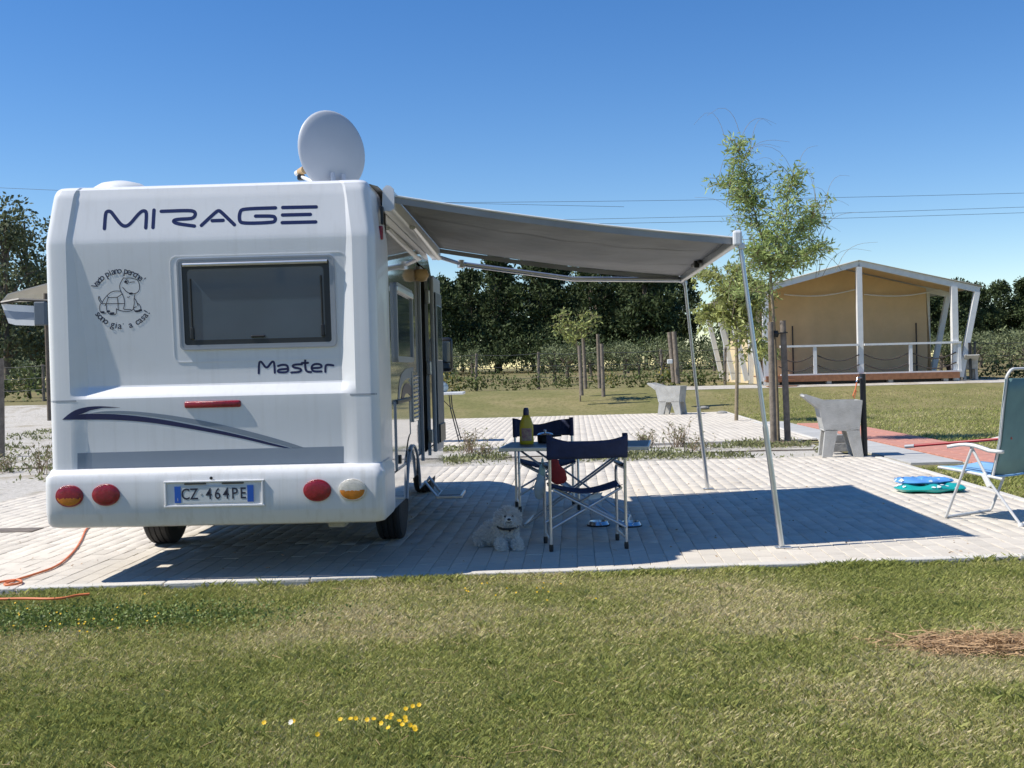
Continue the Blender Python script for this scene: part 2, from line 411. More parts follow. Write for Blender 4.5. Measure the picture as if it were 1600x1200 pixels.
def tz(Y):
    """height of the land: level at the pitches, rising gently behind"""
    return .66 * sstep(31.5, 38.4, Y) + .34 * sstep(40, 70, Y) + .22 * sstep(70, 100, Y)
def lerp(a, b, t): return a + (b - a) * t

# ------------------------------------------------------------------ terrain
def sheet(name, x0, x1, y0, y1, z, m, step=1., jag=0.):
    ys = sorted(set([y0, y1] + [float(k) for k in range(math.ceil(y0), math.floor(y1) + 1) if k <= 110 or k % 30 == 0]))
    ys = [y for y in ys if not (y > 110 and y not in (y0, y1) and y % 60)] 
    xs = list(np.linspace(x0, x1, max(2, int((x1 - x0) / 12) + 1)))
    b = MB(); b.grid([[(x, y, float(tz(y)) + z) for x in xs] for y in ys])
    o = b.build(name, m, fix=False); return tag(o, kind='structure')
sheet('ground', -900, 900, -400, 1600, -.06, M['field'])
sheet('lawn', -30, 30, -12, 7.62, -.035, M['lawn_near'])
sheet('lawn_meadow', 4.75, 45, 7.64, 39, -.035, M['lawn_far'])
sheet('lawn_back', -6.5, 4.73, 32.1, 39, -.035, M['lawn_far'])
sheet('gravel_yard', -45, -6.55, 7.64, 37, -.035, M['gravel'])
sheet('gravel_strip', -6.53, 4.73, 14.5, 32.08, -.040, M['gravel'])

# ------------------------------------------------------------------ paved pitches
E1 = Vector((1, .07, 0)); E2 = Vector((.03, 1, 0)); O1 = Vector((4.62, 7.88, 0))
def pitch(name, label, b0, b1, a0, a1, front, individual):
    root = MB()
    def W(a, b_, z): p = O1 + E1 * a + E2 * b_; return (p.x, p.y, z)
    root.grid([[W(a0, b0, -.0075), W(a1, b0, -.0075)], [W(a0, b1, -.0075), W(a1, b1, -.0075)]])
    slab = root.build(name, M['joint'], fix=False); tag(slab, label, None, None, 'structure')
    pw, pl, g = .132, .262, (.0035 if individual else .002)
    def paver(V, F, a, b_, wa, lb, dz, tl):
        o = len(V); c = .0035
        for (i, z) in ((0, -.03), (0, -.003), (c, 0)):
            for (x, y) in ((a + i, b_ + i), (a + wa - i, b_ + i), (a + wa - i, b_ + lb - i), (a + i, b_ + lb - i)):
                p = O1 + E1 * x + E2 * y
                V.append((p.x, p.y, z + dz + (tl[0] * (x - a - wa / 2) + tl[1] * (y - b_ - lb / 2) if z > -.02 else 0)))
        for k in range(2):
            for j in range(4): F.append((o + k * 4 + j, o + k * 4 + (j + 1) % 4, o + k * 4 + 4 + (j + 1) % 4, o + k * 4 + 4 + j))
        F.append((o + 8, o + 9, o + 10, o + 11))
    cells = []
    nc = int((a1 - a0 - .1) / pw); a_s = a1 - .1
    for i in range(nc):
        off = 0 if i % 2 == 0 else -pl / 2
        b_ = b0 + .10 + off
        while b_ < b1 - .02:
            lo = max(b_, b0 + .10); hi = min(b_ + pl, b1)
            if hi - lo > .05: cells.append((a_s - (i + 1) * pw, lo, pw - g, hi - lo - g))
            b_ += pl
    ones = []
    if individual:
        # the pavers that show largest: nearest rows within the view
        def key(c):
            p = O1 + E1 * (c[0] + c[2] / 2) + E2 * (c[1] + c[3] / 2)
            return p.y if -.52 * p.y < p.x < .46 * p.y else 99
        order = sorted(range(len(cells)), key=lambda k: key(cells[k])); ones = set(order[:300])
        base = None
        for k in order[:300]:
            c = cells[k]
            V = []; F = []; a, b_, wa, lb = c
            full = abs(lb - (pl - g)) < 1e-4
            if full and base is not None:
                me = base
            else:
                paver(V, F, -wa / 2, -lb / 2, wa, lb, 0, (0, 0))
                V = [(v[0] - O1.x, v[1] - O1.y, v[2]) for v in V]
                me = bpy.data.meshes.new('paver'); me.from_pydata(V, [], F); me.materials.append(M['paver'])
                if full: base = me
            o = link('paver', me, slab); p = O1 + E1 * (a + wa / 2) + E2 * (b_ + lb / 2)
            o.location = (p.x, p.y, random.uniform(-.0025, .0025)); o.rotation_euler = (random.gauss(0, .004), random.gauss(0, .004), random.gauss(0, .004))
    V = []; F = []
    for k, c in enumerate(cells):
        if k in ones if individual else False: continue
        paver(V, F, *c, random.uniform(-.0025, .0025), (random.gauss(0, .006), random.gauss(0, .006)))
    far = np_mesh('paving', np.array(V), np.array(F), M['paver'], slab); far['kind'] = 'stuff'
    # kerb stones, one metre each
    kb = MB().box((0, 0, -.045), (.992, .092, .11), bev=.008).build('kerb_stone', M['kerb'], slab)
    kme = kb.data; first = [kb]
    def kerb(a, b_, rz):
        o = first.pop() if first else link('kerb_stone', kme, slab)
        p = O1 + E1 * a + E2 * b_; o.location = (p.x, p.y, random.uniform(0, .006)); o.rotation_euler.z = rz + random.gauss(0, .002)
    L1 = E1.length
    if front:
        k = a0 + .5
        while k < a1 - .45: kerb(k, b0 + .048, math.atan2(E1.y, E1.x)); k += 1.0 / L1 * 1.0
    k = b0 + .6
    while k < b1 - .4: kerb(a1 - .048, k, math.atan2(E2.y, E2.x)); k += 1.002
    return slab
pitch('paved_pitch', 'pale block paved pitch under the motorhome and awning', 0., 8.55, -11.25, .05, True, True)
pitch('paved_pitch', 'pale block paved pitch behind the weedy gravel strip', 12.1, 24.3, -11.25, .02, True, False)
# drain cover set into the near pitch
p = gnd(25, 829)
dc = MB().box((0, 0, .003), (.42, .26, .006), bev=.002).build('drain_cover', M['cover']); dc.location = (p.x, p.y, .0015)
tag(dc, 'rusty brown drain cover set in the paving left of the motorhome', 'drain cover')

# service paths on the right
def path_slabs(name, x0, x1, y0, y1, m, n_x, dl, jm):
    base = MB().box(((x0 + x1) / 2, (y0 + y1) / 2, -.04), (x1 - x0, y1 - y0, .04)).build(name, jm); tag(base, kind='structure')
    wx = (x1 - x0) / n_x; y = y0; me = None
    while y < y1 - .1:
        for i in range(n_x):
            if me is None:
                t = MB().box((0, 0, -.012), (wx - .012, dl - .012, .03), bev=.006).build('slab', m, base); me = t.data; o = t
            else: o = link('slab', me, base)
            o.location = (x0 + wx * (i + .5), y + dl / 2, random.uniform(0, .004)); o.rotation_euler.z = random.gauss(0, .004)
        y += dl
    return base
path_slabs('slab_path', 5.0, 5.72, 15.0, 26.0, M['greyslab'], 1, .62, M['joint'])
path_slabs('pink_path', 5.80, 6.85, 14.6, 25.2, M['pink'], 3, .35, M['joint'])

# ------------------------------------------------------------------ motorhome
RVX, RVY = -2.285, 7.47
rv = empty('motorhome', (RVX, RVY, 0), 'white motorhome with a satellite dish on its roof parked on the paved pitch', 'motorhome')
def dz(px, py, y=0.05):
    """rear wall drawing: photo point on the rear plane -> local x, z"""
    p = at(px, py, RVY + y); return p.x - RVX, p.z
def interp(tab, z):
    z_ = [t[0] for t in tab]; v = [t[1] for t in tab]; return float(np.interp(z, z_, v))
YP = [(.4, 0), (2.37, 0), (2.40, .003), (2.70, .050), (2.745, .066), (2.764, .088), (2.773, .125), (2.776, .26)]
YR = [(.4, .022), (.92, .022), (1.265, .006), (1.285, .006), (1.297, .012), (1.362, .060), (1.374, .064), (1.45, .063), (2.34, .014), (2.37, .0135), (2.40, .017), (2.68, .062), (2.745, .078), (2.764, .098), (2.773, .132), (2.776, .26)]
WH = [(.4, 1.155), (2.36, 1.155), (2.40, 1.152), (2.66, 1.118), (2.72, 1.108), (2.755, 1.092), (2.772, 1.07), (2.776, 1.05)]
def y_rear(x, z):
    ax = abs(x); wv = interp(WH, z)
    xo = wv - .158; xi = xo - .018 - .085 * min(1, max(0, (2.62 - z) / 1.0))
    t = min(1., max(0., (ax - xi) / (xo - xi)))
    y = lerp(interp(YR, z), interp(YP, z), t)
    rr = .06; e = (ax - (wv - rr)) / rr
    if e > 0: y += rr * (1 - math.sqrt(max(0, 1 - min(1, e) ** 2)))
    return y
ZL = sorted(set([.77, .84, .92, 1.05, 1.18, 1.31, 1.33, 1.345, 1.43, 1.55, 1.65, 1.8, 1.95, 2.1, 2.22, 2.45, 2.5, 2.56, 2.62] + [q[0] for q in YP + YR + WH if q[0] > .77]))
b = MB(); rows = []
for z in ZL:
    wv = interp(WH, z); xo = wv - .158; xi = xo - .018 - .085 * min(1, max(0, (2.62 - z) / 1.0))
    half = [0, .3, .55, .75, xi - .01, xi, lerp(xi, xo, .33), lerp(xi, xo, .67), xo, xo + .006, lerp(xo, wv - .06, .5)] + [wv - .06 + .06 * math.sin(PI / 2 * k / 7) for k in range(8)]
    xs = [-h for h in reversed(half)] + half[1:]
    row = [(x, y_rear(x, z), z) for x in xs]
    row = [(-wv, .62, z)] + row + [(wv, .62, z)]
    rows.append(row)
b.grid(rows)
bm_rear = b.build('rear_panel', M['gel'], rv, smooth=13)
# join lines across the corner pillars and above the bumper
for sx in (-1, 1):
    s = MB()
    for (zz, x0, x1) in ((1.275, .955, 1.14),):
        xs = np.linspace(x0, x1, 10); s.grid([[(sx * x, y_rear(sx * x, zz) - .0015, zz + d) for x in xs] for d in (-.006, .006)])
    s.build('panel_seam', M['rim'], rv)

# habitation box behind the moulded rear: side walls, roof, sloping nose
def side_prof():
    return [(.62, .50), (4.55, .50), (4.75, 1.10), (4.55, 2.05), (3.3, 2.735), (3.1, 2.76), (.62, 2.776)]
b = MB()
pr = side_prof(); n = len(pr); W = 1.148
# right wall leaves the doorway open: wall pieces around it
DY0, DY1, DZ0, DZ1 = 2.62, 3.20, .62, 2.36
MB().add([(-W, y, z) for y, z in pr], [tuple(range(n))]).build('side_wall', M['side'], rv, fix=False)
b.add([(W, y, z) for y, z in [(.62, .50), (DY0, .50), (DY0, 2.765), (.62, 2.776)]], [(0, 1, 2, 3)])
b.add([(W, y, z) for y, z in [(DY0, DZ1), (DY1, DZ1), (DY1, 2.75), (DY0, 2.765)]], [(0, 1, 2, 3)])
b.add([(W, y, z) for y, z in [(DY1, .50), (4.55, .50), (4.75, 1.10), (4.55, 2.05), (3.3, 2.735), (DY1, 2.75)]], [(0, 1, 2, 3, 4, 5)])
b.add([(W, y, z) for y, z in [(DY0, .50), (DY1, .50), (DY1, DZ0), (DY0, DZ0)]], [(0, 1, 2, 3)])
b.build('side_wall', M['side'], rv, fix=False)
b = MB()
tops = [(.255, 2.776, 1.05), (.62, 2.776, 1.05), (3.1, 2.76, 1.05), (3.3, 2.735, 1.05), (4.55, 2.05, 1.02)]
b.grid([[(-W, y, z - (.02 if y > .5 else .03)), (-w_, y, z), (0, y, z + .012), (w_, y, z), (W, y, z - (.02 if y > .5 else .03))] for y, z, w_ in tops])
b.build('roof', M['gel'], rv, smooth=40, fix=False)
b = MB(); b.grid([[(-W, y, z), (W, y, z)] for y, z in [(.62, .50), (4.55, .50), (4.75, 1.1), (4.55, 2.05)]]); b.build('underbody', M['black'], rv, fix=False)
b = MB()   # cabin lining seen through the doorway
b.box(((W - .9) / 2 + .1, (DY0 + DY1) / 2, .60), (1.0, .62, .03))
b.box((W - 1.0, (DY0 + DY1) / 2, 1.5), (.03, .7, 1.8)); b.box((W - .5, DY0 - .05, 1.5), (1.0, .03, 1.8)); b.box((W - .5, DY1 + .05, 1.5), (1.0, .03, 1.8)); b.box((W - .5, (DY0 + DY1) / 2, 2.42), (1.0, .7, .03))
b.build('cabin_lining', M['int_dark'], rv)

# bumper, wrapping the corners
b = MB(); rows = []
BP = [(.80, .012), (.795, -.012), (.775, -.035), (.745, -.052), (.70, -.058), (.60, -.060), (.50, -.058), (.488, -.054), (.43, -.038), (.40, -.018), (.388, .02)]
for z, y in BP:
    hw = 1.185 + min(0, (y + .03) * -.3) * 0 - (.02 if z > .77 else 0) - (.015 if z < .41 else 0) - (.035 if z < .39 else 0)
    row = [(-hw, .48, z)]
    rr = .065
    for k in range(9):
        a = PI / 2 * k / 8; row.append((-hw + rr - rr * math.cos(a), y + rr - rr * math.sin(a), z))
    for x in np.linspace(-hw + rr + .08, hw - rr - .08, 12): row.append((x, y, z))
    for k in range(8, -1, -1):
        a = PI / 2 * k / 8; row.append((hw - rr + rr * math.cos(a), y + rr - rr * math.sin(a), z))
    row.append((hw, .48, z)); rows.append(row)
b.grid(rows); bumper = b.build('bumper', M['bump'], rv, smooth=35)
hx, hz = dz(330, 747, -.06)
MB().lathe([(.011, 0), (.011, .003), (.004, .004)], (hx, -.059, hz), 16, 'Y').build('lock_hole', M['black'], bumper, smooth=40)

# number plate in its framed pocket
cx_, cz_ = dz(335, 771, -.06)
b = MB()
fw, fh = .33, .078
for (x, z, w_, h_) in ((0, fh + .006, fw * 2 + .036, .012), (0, -fh - .006, fw * 2 + .036, .016), (-fw - .006, 0, .013, fh * 2), (fw + .006, 0, .013, fh * 2)):
    b.box((cx_ + x, -.064, cz_ + z), (w_, .018, h_), bev=.004)
b.box((cx_, -.0605, cz_), (fw * 2, .002, fh * 2))
b.build('plate_frame', M['bump'], bumper)
plate = MB().box((cx_, -.0645, cz_ - .004), (.548, .005, .118), bev=.002).build('number_plate', M['plate'], rv)
for sx in (-1, 1):
    MB().box((cx_ + sx * .252, -.068, cz_ - .004), (.044, .002, .114)).build('blue_band', M['plate_blue'], plate)
    MB().box((cx_ + sx * .13, -.066, cz_ + fh - .008), (.15, .014, .010), bev=.003).build('plate_lamp', M['black'], bumper)
for i, ch in enumerate('CZ 464PE'):
    if ch == ' ': continue
    me = text_mesh(ch, .108, .82, .0012); me.materials.append(M['ink'])
    o = link('plate_character', me, plate); o.rotation_euler = (PI / 2, 0, 0)
    o.location = (cx_ + [-.198, -.139, 0, -.036, .024, .083, .142, .200][i], -.0685, cz_ - .004)
MB().lathe([(.008, 0), (.007, .002)], (cx_ - .088, -.067, cz_ - .004), 10, 'Y').build('plate_seal', M['rim'], plate)
me = text_mesh('I', .03); me.materials.append(M['plate']); o = link('plate_character', me, plate); o.rotation_euler = (PI / 2, 0, 0); o.location = (cx_ - .252, -.0695, cz_ - .038)

# rear lamps
def lamp(px, py, kind):
    x, z = dz(px, py, -.06); rx, rz = .090, .071
    root = MB().lathe([(1.07, -.01), (1.07, .013), (1.0, .017), (.93, .0165)], (x, -.058, z), 32, 'Y', rx, rz).build('rear_lamp', M['clear_lens' if kind == 'clear' else 'red_lens'], rv, smooth=40)
    prof = [(math.cos(a), .013 + .012 * math.sin(a)) for a in np.linspace(0, PI / 2 - .02, 9)]
    tmp = MB().lathe(prof, (0, 0, 0), 32, 'Y', rx, rz)
    mm = [M['red_lens'] if kind != 'clear' else M['clear_lens'], M['amber_lens']]
    l = MB(); l.add([(v[0] + x, v[1] - .058, v[2] + z) for v in tmp.v], tmp.f)
    zs = [sum(tmp.v[i][2] for i in f) / len(f) for f in tmp.f]
    l.mi = [1 if (kind in ('amber', 'clear') and q < (-.004 if kind == 'clear' else -.016)) else 0 for q in zs]
    l.build('lens', mm, root, smooth=60)
    return root
lamp(109, 775, 'amber')['label'] = 'round lamp with red upper and amber lower lens'
lamp(166, 773, 'red'); lamp(496, 766, 'red')
lamp(551, 765, 'clear')['label'] = 'round lamp with clear upper and amber lower lens'
# high level brake lamp on the lower panel
x0, z0 = dz(289, 634, .015); x1, z1 = dz(377, 629, .015)
b = MB(); b.box(((x0 + x1) / 2, .012, (z0 + z1) / 2), (x1 - x0, .040, .048), bev=.012)
b.build('brake_lamp', M['red_lens'], rv, smooth=60)

# decals follow the moulded surface
def ribbon(s, pts, wd, taper=False, off=.0009, close=False):
    """stroke of width wd (metres) through drawing points in local x,z"""
    P = [Vector((p[0], p[1])) for p in pts]
    Q = []
    for i in range(len(P) - 1):
        n = max(1, int((P[i + 1] - P[i]).length / .02))
        for k in range(n): Q.append(P[i].lerp(P[i + 1], k / n))
    Q.append(P[-1])
    Lf = []; Rt = []
    for i, p in enumerate(Q):
        t = (Q[min(i + 1, len(Q) - 1)] - Q[max(i - 1, 0)]); t = t.normalized() if t.length > 1e-7 else Vector((1, 0))
        nn = Vector((-t.y, t.x)); h = wd / 2 * ((1 - i / (len(Q) - 1)) * .9 + .1 if taper and i > len(Q) * .6 else 1)
        for lst, q in ((Lf, p + nn * h), (Rt, p - nn * h)): lst.append((q.x, y_rear(q.x, q.y) - off, q.y))
    s.grid([Lf, Rt])
    if not taper:          # round ends
        for p, t in ((Q[0], Q[0] - Q[1]), (Q[-1], Q[-1] - Q[-2])):
            a0 = math.atan2(t.y, t.x); V = [(p.x, y_rear(p.x, p.y) - off - .0001, p.y)]
            for k in range(7):
                a = a0 - PI / 2 + PI * k / 6; q = p + Vector((math.cos(a), math.sin(a))) * wd / 2; V.append((q.x, y_rear(q.x, q.y) - off - .0001, q.y))
            s.add(V, [(0, k, k + 1) for k in range(1, 7)])
def smooth_path(pts, it=2):
    for _ in range(it):
        q = [pts[0]]
        for i in range(len(pts) - 1):
            a, c = pts[i], pts[i + 1]
            q += [(a[0] * .75 + c[0] * .25, a[1] * .75 + c[1] * .25), (a[0] * .25 + c[0] * .75, a[1] * .25 + c[1] * .75)]
        q.append(pts[-1]); pts = q
    return pts
def A(pts, sc_, ox, oy, y=.04): return [dz(ox + u / sc_, oy + v / sc_, y) for u, v in pts]
letters = [('M', [[(457, 350), (457, 262), (463, 240), (488, 238), (512, 268), (552, 318), (575, 334), (597, 334), (620, 316), (660, 262), (684, 238), (705, 236), (715, 252), (715, 345)]], 4, 50, 270),
           ('I', [[(760, 232), (760, 343)]], 4, 50, 270),
           ('R', [[(806, 240), (975, 234), (1015, 240), (1022, 262), (1008, 284), (975, 288), (920, 290), (888, 296), (886, 308), (915, 320), (1018, 334)]], 4, 50, 270),
           ('A', [[(1062, 330), (1140, 252), (1165, 232), (1188, 250), (1268, 326)], [(1128, 300), (1196, 298)]], 4, 50, 270),
           ('G', [[(400, 698), (205, 704), (178, 718), (176, 780), (200, 798), (385, 792), (402, 780), (402, 762), (388, 750), (278, 751)]], 4, 330, 150),
           ('E', [[(446, 696), (655, 692)], [(446, 744), (620, 740)], [(446, 793), (655, 788)]], 4, 330, 150)]
word = None
for nm, strokes, s_, ox, oy in letters:
    b = MB()
    for st in strokes:
        ribbon(b, A(smooth_path(st, 2) if len(st) > 2 else st, s_, ox, oy), .0245)
    b.build('letter', M['navy'], rv, fix=False)
mast = [[[(795, 1145), (798, 1050), (812, 1035), (828, 1048), (868, 1105), (912, 1045), (928, 1035), (940, 1048), (944, 1140)]],
        [[(975, 1078), (1010, 1066), (1050, 1068), (1066, 1084), (1068, 1136), (985, 1138), (968, 1125), (985, 1110), (1062, 1104)]],
        [[(1196, 1062), (1130, 1064), (1106, 1076), (1120, 1092), (1175, 1100), (1192, 1116), (1172, 1134), (1096, 1138)]],
        [[(1226, 1018), (1226, 1105), (1240, 1130), (1280, 1134)], [(1196, 1050), (1252, 1048)]],
        [[(1284, 1098), (1378, 1094), (1376, 1068), (1345, 1058), (1305, 1062), (1284, 1084), (1288, 1116), (1312, 1130), (1376, 1128)]],
        [[(1412, 1132), (1412, 1082), (1426, 1064), (1485, 1072)]]]
for strokes in mast:
    b = MB()
    for st in strokes: ribbon(b, A(smooth_path(st, 2) if len(st) > 2 else st, 5.926, 270, 390, .06), .0155)
    b.build('letter', M['navy'], rv, fix=False)
# swoosh: navy and grey bands
def band(s, up, lo, n=60, k=4, off=.0010):
    def res(p):
        p = [Vector(q) for q in p]; d = [0]
        for i in range(1, len(p)): d.append(d[-1] + (p[i] - p[i - 1]).length)
        return [Vector((float(np.interp(t, d, [q.x for q in p])), float(np.interp(t, d, [q.y for q in p])))) for t in np.linspace(0, d[-1], n)]
    U, Lw = res(up), res(lo); rows = []
    for j in range(k + 1):
        row = []
        for i in range(n):
            q = U[i].lerp(Lw[i], j / k); row.append((q.x, y_rear(q.x, q.y) - off, q.y))
        rows.append(row)
    s.grid(rows)
b = MB()
band(b, A(smooth_path([(182, 335), (225, 298), (268, 276), (330, 264), (400, 262), (495, 270)]), 3.53, 50, 560), A([(182, 337), (300, 300), (330, 286), (400, 272), (495, 271)], 3.53, 50, 560))
band(b, A(smooth_path([(182, 336), (240, 318), (300, 301), (500, 307), (700, 330), (900, 368), (1150, 420), (1427, 493)]), 3.53, 50, 560), A(smooth_path([(182, 337), (300, 337), (450, 337), (650, 350), (900, 390), (1150, 437), (1370, 491), (1426, 494)]), 3.53, 50, 560), off=.0012)
b.build('swoosh', M['navy'], rv, fix=False)
b = MB()
band(b, A(smooth_path([(330, 300), (430, 287), (600, 291), (850, 323), (1100, 374), (1350, 440), (1500, 489)]), 3.53, 50, 560), A(smooth_path([(330, 301), (500, 303), (650, 316), (850, 349), (1100, 402), (1350, 468), (1440, 491)]), 3.53, 50, 560), off=.0015)
b.build('swoosh', M['grey_vinyl'], rv, fix=False)
b = MB(); band(b, A([(262, 521), (1400, 492), (1722, 484)], 3.53, 50, 560), A([(262, 632), (1400, 614), (1722, 608)], 3.53, 50, 560), n=40, off=.0008)
b.build('stripe', M['grey_vinyl'], rv, fix=False)
# sticker: a little turtle between two lines of lettering
st = []
sm = smooth_path
turtle = [sm([(600, 318), (640, 326), (690, 318), (760, 334), (800, 345), (825, 400), (832, 460), (815, 515), (770, 545), (700, 548), (640, 520), (600, 470), (585, 455)]),
          sm([(600, 318), (565, 375), (540, 430), (548, 500), (585, 560), (608, 640), (610, 700), (590, 765)]),
          sm([(645, 345), (670, 360), (668, 390), (645, 405), (625, 385), (632, 352), (645, 345)]),
          [(690, 385), (725, 378), (760, 378)], sm([(650, 595), (668, 600), (685, 588)]),
          sm([(280, 690), (310, 630), (360, 570), (420, 520), (490, 505), (560, 512)]), [(280, 690), (610, 688)],
          [(360, 572), (375, 602), (505, 598), (580, 548)], [(505, 598), (515, 690), (515, 770)], [(375, 602), (345, 690), (325, 720)],
          sm([(280, 690), (240, 640), (232, 600), (248, 578), (255, 620), (280, 660)]),
          sm([(262, 690), (245, 740), (255, 815), (300, 828), (345, 822)]), sm([(345, 700), (350, 800), (390, 845), (440, 850), (485, 845), (492, 760)]),
          sm([(490, 770), (570, 795), (650, 805), (720, 785), (745, 745)]), sm([(760, 560), (745, 620), (750, 690), (735, 740)]),
          sm([(750, 610), (780, 650), (800, 720)]), sm([(790, 680), (830, 710), (842, 760), (835, 800), (780, 810), (745, 790), (730, 745), (780, 735)]), [(600, 770), (700, 775)]]
b = MB()
for t in turtle: ribbon(b, A(t, 9.23, 130, 400, .05), .0052)
for (u, v, r_) in ((632, 378, 10), (290, 812, 14), (428, 828, 18), (372, 800, 12), (780, 798, 14), (832, 785, 14), (703, 545, 14)):
    ribbon(b, A([(u - r_, v), (u + r_, v - 2)], 9.23, 130, 400, .05), .014)
stk = b.build('turtle_sticker', M['ink'], rv, fix=False)
def arc_text(s, cxy, rad, a0, a1, size, flip):
    n = len(s)
    for i, ch in enumerate(s):
        if ch == ' ': continue
        a = a0 + (a1 - a0) * i / (n - 1)
        u = cxy[0] + rad * math.cos(a); v = cxy[1] - rad * math.sin(a)
        x, z = A([(u, v)], 9.23, 130, 400, .05)[0]
        me = text_mesh(ch, size, .95, .0007); me.materials.append(M['ink'])
        o = link('sticker_letter', me, stk); rot = a - PI / 2 if not flip else a + PI / 2
        o.matrix_local = Matrix.Translation((x, y_rear(x, z) - .0010, z)) @ Matrix.Rotation(PI / 2, 4, 'X') @ Matrix.Rotation(rot + .02, 4, 'Z')
arc_text("Vado piano perche'", (565, 640), 425, R(150), R(42), .068, False)
arc_text("sono gia' a casa!", (570, 585), 425, R(216), R(328), .068, True)

# rear window
def rrect(x0, x1, z0, z1, r_, n=6):
    P = []
    for (cx, cz, a0) in ((x1 - r_, z1 - r_, 0), (x0 + r_, z1 - r_, 90), (x0 + r_, z0 + r_, 180), (x1 - r_, z0 + r_, 270)):
        for k in range(n + 1):
            a = R(a0 + 90 * k / n); P.append((cx + r_ * math.cos(a), cz + r_ * math.sin(a)))
    return P
x0, zt = dz(278, 404, .05); x1, _ = dz(523, 404, .05); _, zb = dz(281, 548, .05); zt2 = dz(519, 400, .05)[1]
zt = (zt + zt2) / 2; zb = (zb + dz(522, 541, .05)[1]) / 2
win = empty('rear_window', (0, 0, 0)); win.parent = rv
win.name = 'window'
def ring(s, ro, ri, yo, yi, base):
    n = len(ro)
    s.grid([[(x, base(x, z), z) for x, z in ro], [(x, yo(x, z), z) for x, z in ro], [(x, yo(x, z), z) for x, z in ri], [(x, yi(x, z), z) for x, z in ri]], close=True)
def yw(x, z): return interp(YR, z)
b = MB()
ring(b, rrect(x0 - .05, x1 + .085, zb - .085, zt + .02, .05), rrect(x0 - .044, x1 + .078, zb - .078, zt + .014, .046), lambda x, z: yw(x, z) - .0025, lambda x, z: yw(x, z) + .01, lambda x, z: yw(x, z) + .01)
b.build('moulded_surround', M['gel'], win, smooth=40)
o_, i_ = rrect(x0, x1, zb, zt, .035), rrect(x0 + .034, x1 - .034, zb + .034, zt - .030, .02)
b = MB(); ring(b, o_, rrect(x0 + .012, x1 - .012, zb + .012, zt - .012, .03), lambda x, z: yw(x, z) - .013, lambda x, z: yw(x, z) - .011, lambda x, z: yw(x, z) + .01)
ring(b, rrect(x0 + .012, x1 - .012, zb + .012, zt - .012, .03), i_, lambda x, z: yw(x, z) - .011, lambda x, z: yw(x, z) - .002, lambda x, z: yw(x, z) - .011)
b.build('frame', M['rim'], win, smooth=40)
b = MB(); ring(b, rrect(x0 + .033, x1 - .033, zb + .033, zt - .029, .022), rrect(x0 + .068, x1 - .075, zb + .068, zt - .075, .03), lambda x, z: yw(x, z) - .005, lambda x, z: yw(x, z) - .001, lambda x, z: yw(x, z) + .004)
b.build('seal', M['dark_rim'], win, smooth=40)
P = rrect(x0 + .06, x1 - .06, zb + .055, zt - .06, .03)
b = MB(); b.add([(x, yw(x, z) - .0025, z) for x, z in P], [tuple(range(len(P)))]); b.build('pane', M['glass'], win)
b = MB(); b.tube([(x0 + .045, yw(0, zt) - .010, zt - .045), (x1 - .045, yw(0, zt) - .010, zt - .045)], .014, 10); b.build('top_rail', M['alu'], win, smooth=50)
for sx, xx in ((0, x0 + .09), (1, x1 - .095)):
    b = MB(); b.tube([(xx, yw(0, zt - .14) - .005, zt - .14), (xx, yw(0, zb + .12) - .005, zb + .13)], .007, 8); b.box((xx, yw(0, zb + .1) - .007, zb + .115), (.026, .016, .085), bev=.006)
    b.build('stay', M['black'], win)
b = MB(); b.box(((x0 + x1) / 2 + .0, yw(0, zb) - .009, zb + .085), (.10, .018, .018), bev=.007); b.build('latch', M['black'], win)

# right side: window, hatch, vent, stripes, wheel arch, marker, porch lamp
def side_ring(name, y0, y1, z0, z1, r_, wd, pr_, m, parent):
    s = MB(); o_ = rrect(y0, y1, z0, z1, r_); i_ = rrect(y0 + wd, y1 - wd, z0 + wd, z1 - wd, max(.01, r_ - wd))
    s.grid([[(W - .002, y, z) for y, z in o_], [(W + pr_, y, z) for y, z in o_], [(W + pr_, y, z) for y, z in i_], [(W + .002, y, z) for y, z in i_]], close=True)
    return s.build(name, m, parent, smooth=40)
sw = empty('window', (0, 0, 0)); sw.parent = rv
side_ring('frame', .92, 1.98, 1.50, 2.12, .05, .045, .026, M['rim'], sw)
P = rrect(.955, 1.945, 1.535, 2.085, .03); b = MB(); b.add([(W + .012, y, z) for y, z in P], [tuple(range(len(P)))]); b.build('pane', M['glass'], sw)
b = MB(); b.box((W + .022, 1.45, 2.07), (.03, 1.0, .05), bev=.01); b.build('blind_rail', M['alu'], sw)
hatch = side_ring('locker_hatch', .86, 1.75, .66, 1.20, .03, .02, .010, M['rim'], rv)
P = rrect(.88, 1.73, .68, 1.18, .02); b = MB(); b.add([(W + .006, y, z) for y, z in P], [tuple(range(len(P)))]); b.build('hatch_panel', M['side'], hatch)
b = MB(); b.box((W + .014, 1.3, 1.19), (.022, .86, .03), bev=.006); b.build('hinge', M['dark_rim'], hatch)
for yy in (.98, 1.60):
    b = MB(); b.box((W + .014, yy, .74), (.022, .05, .07), bev=.008); b.build('latch', M['black'], hatch)
vent = MB(); vent.box((W + .008, 2.12, 1.20), (.016, .34, .44), bev=.006); vo = vent.build('fridge_vent', M['side'], rv)
me = None
for k in range(11):
    if me is None: o = MB().box((0, 0, 0), (.018, .29, .012), ry=.5).build('louvre', M['rim'], vo); me = o.data
    else: o = link('louvre', me, vo)
    o.location = (W + .018, 2.12, 1.02 + k * .036)
b = MB()   # curved stripes on the side
def side_band(s, up, lo, n=24):
    U = sm(up, 3); L_ = sm(lo, 3); s.grid([[(W + .003, p_[0], p_[1]) for p_ in U], [(W + .003, p_[0], p_[1]) for p_ in L_]])
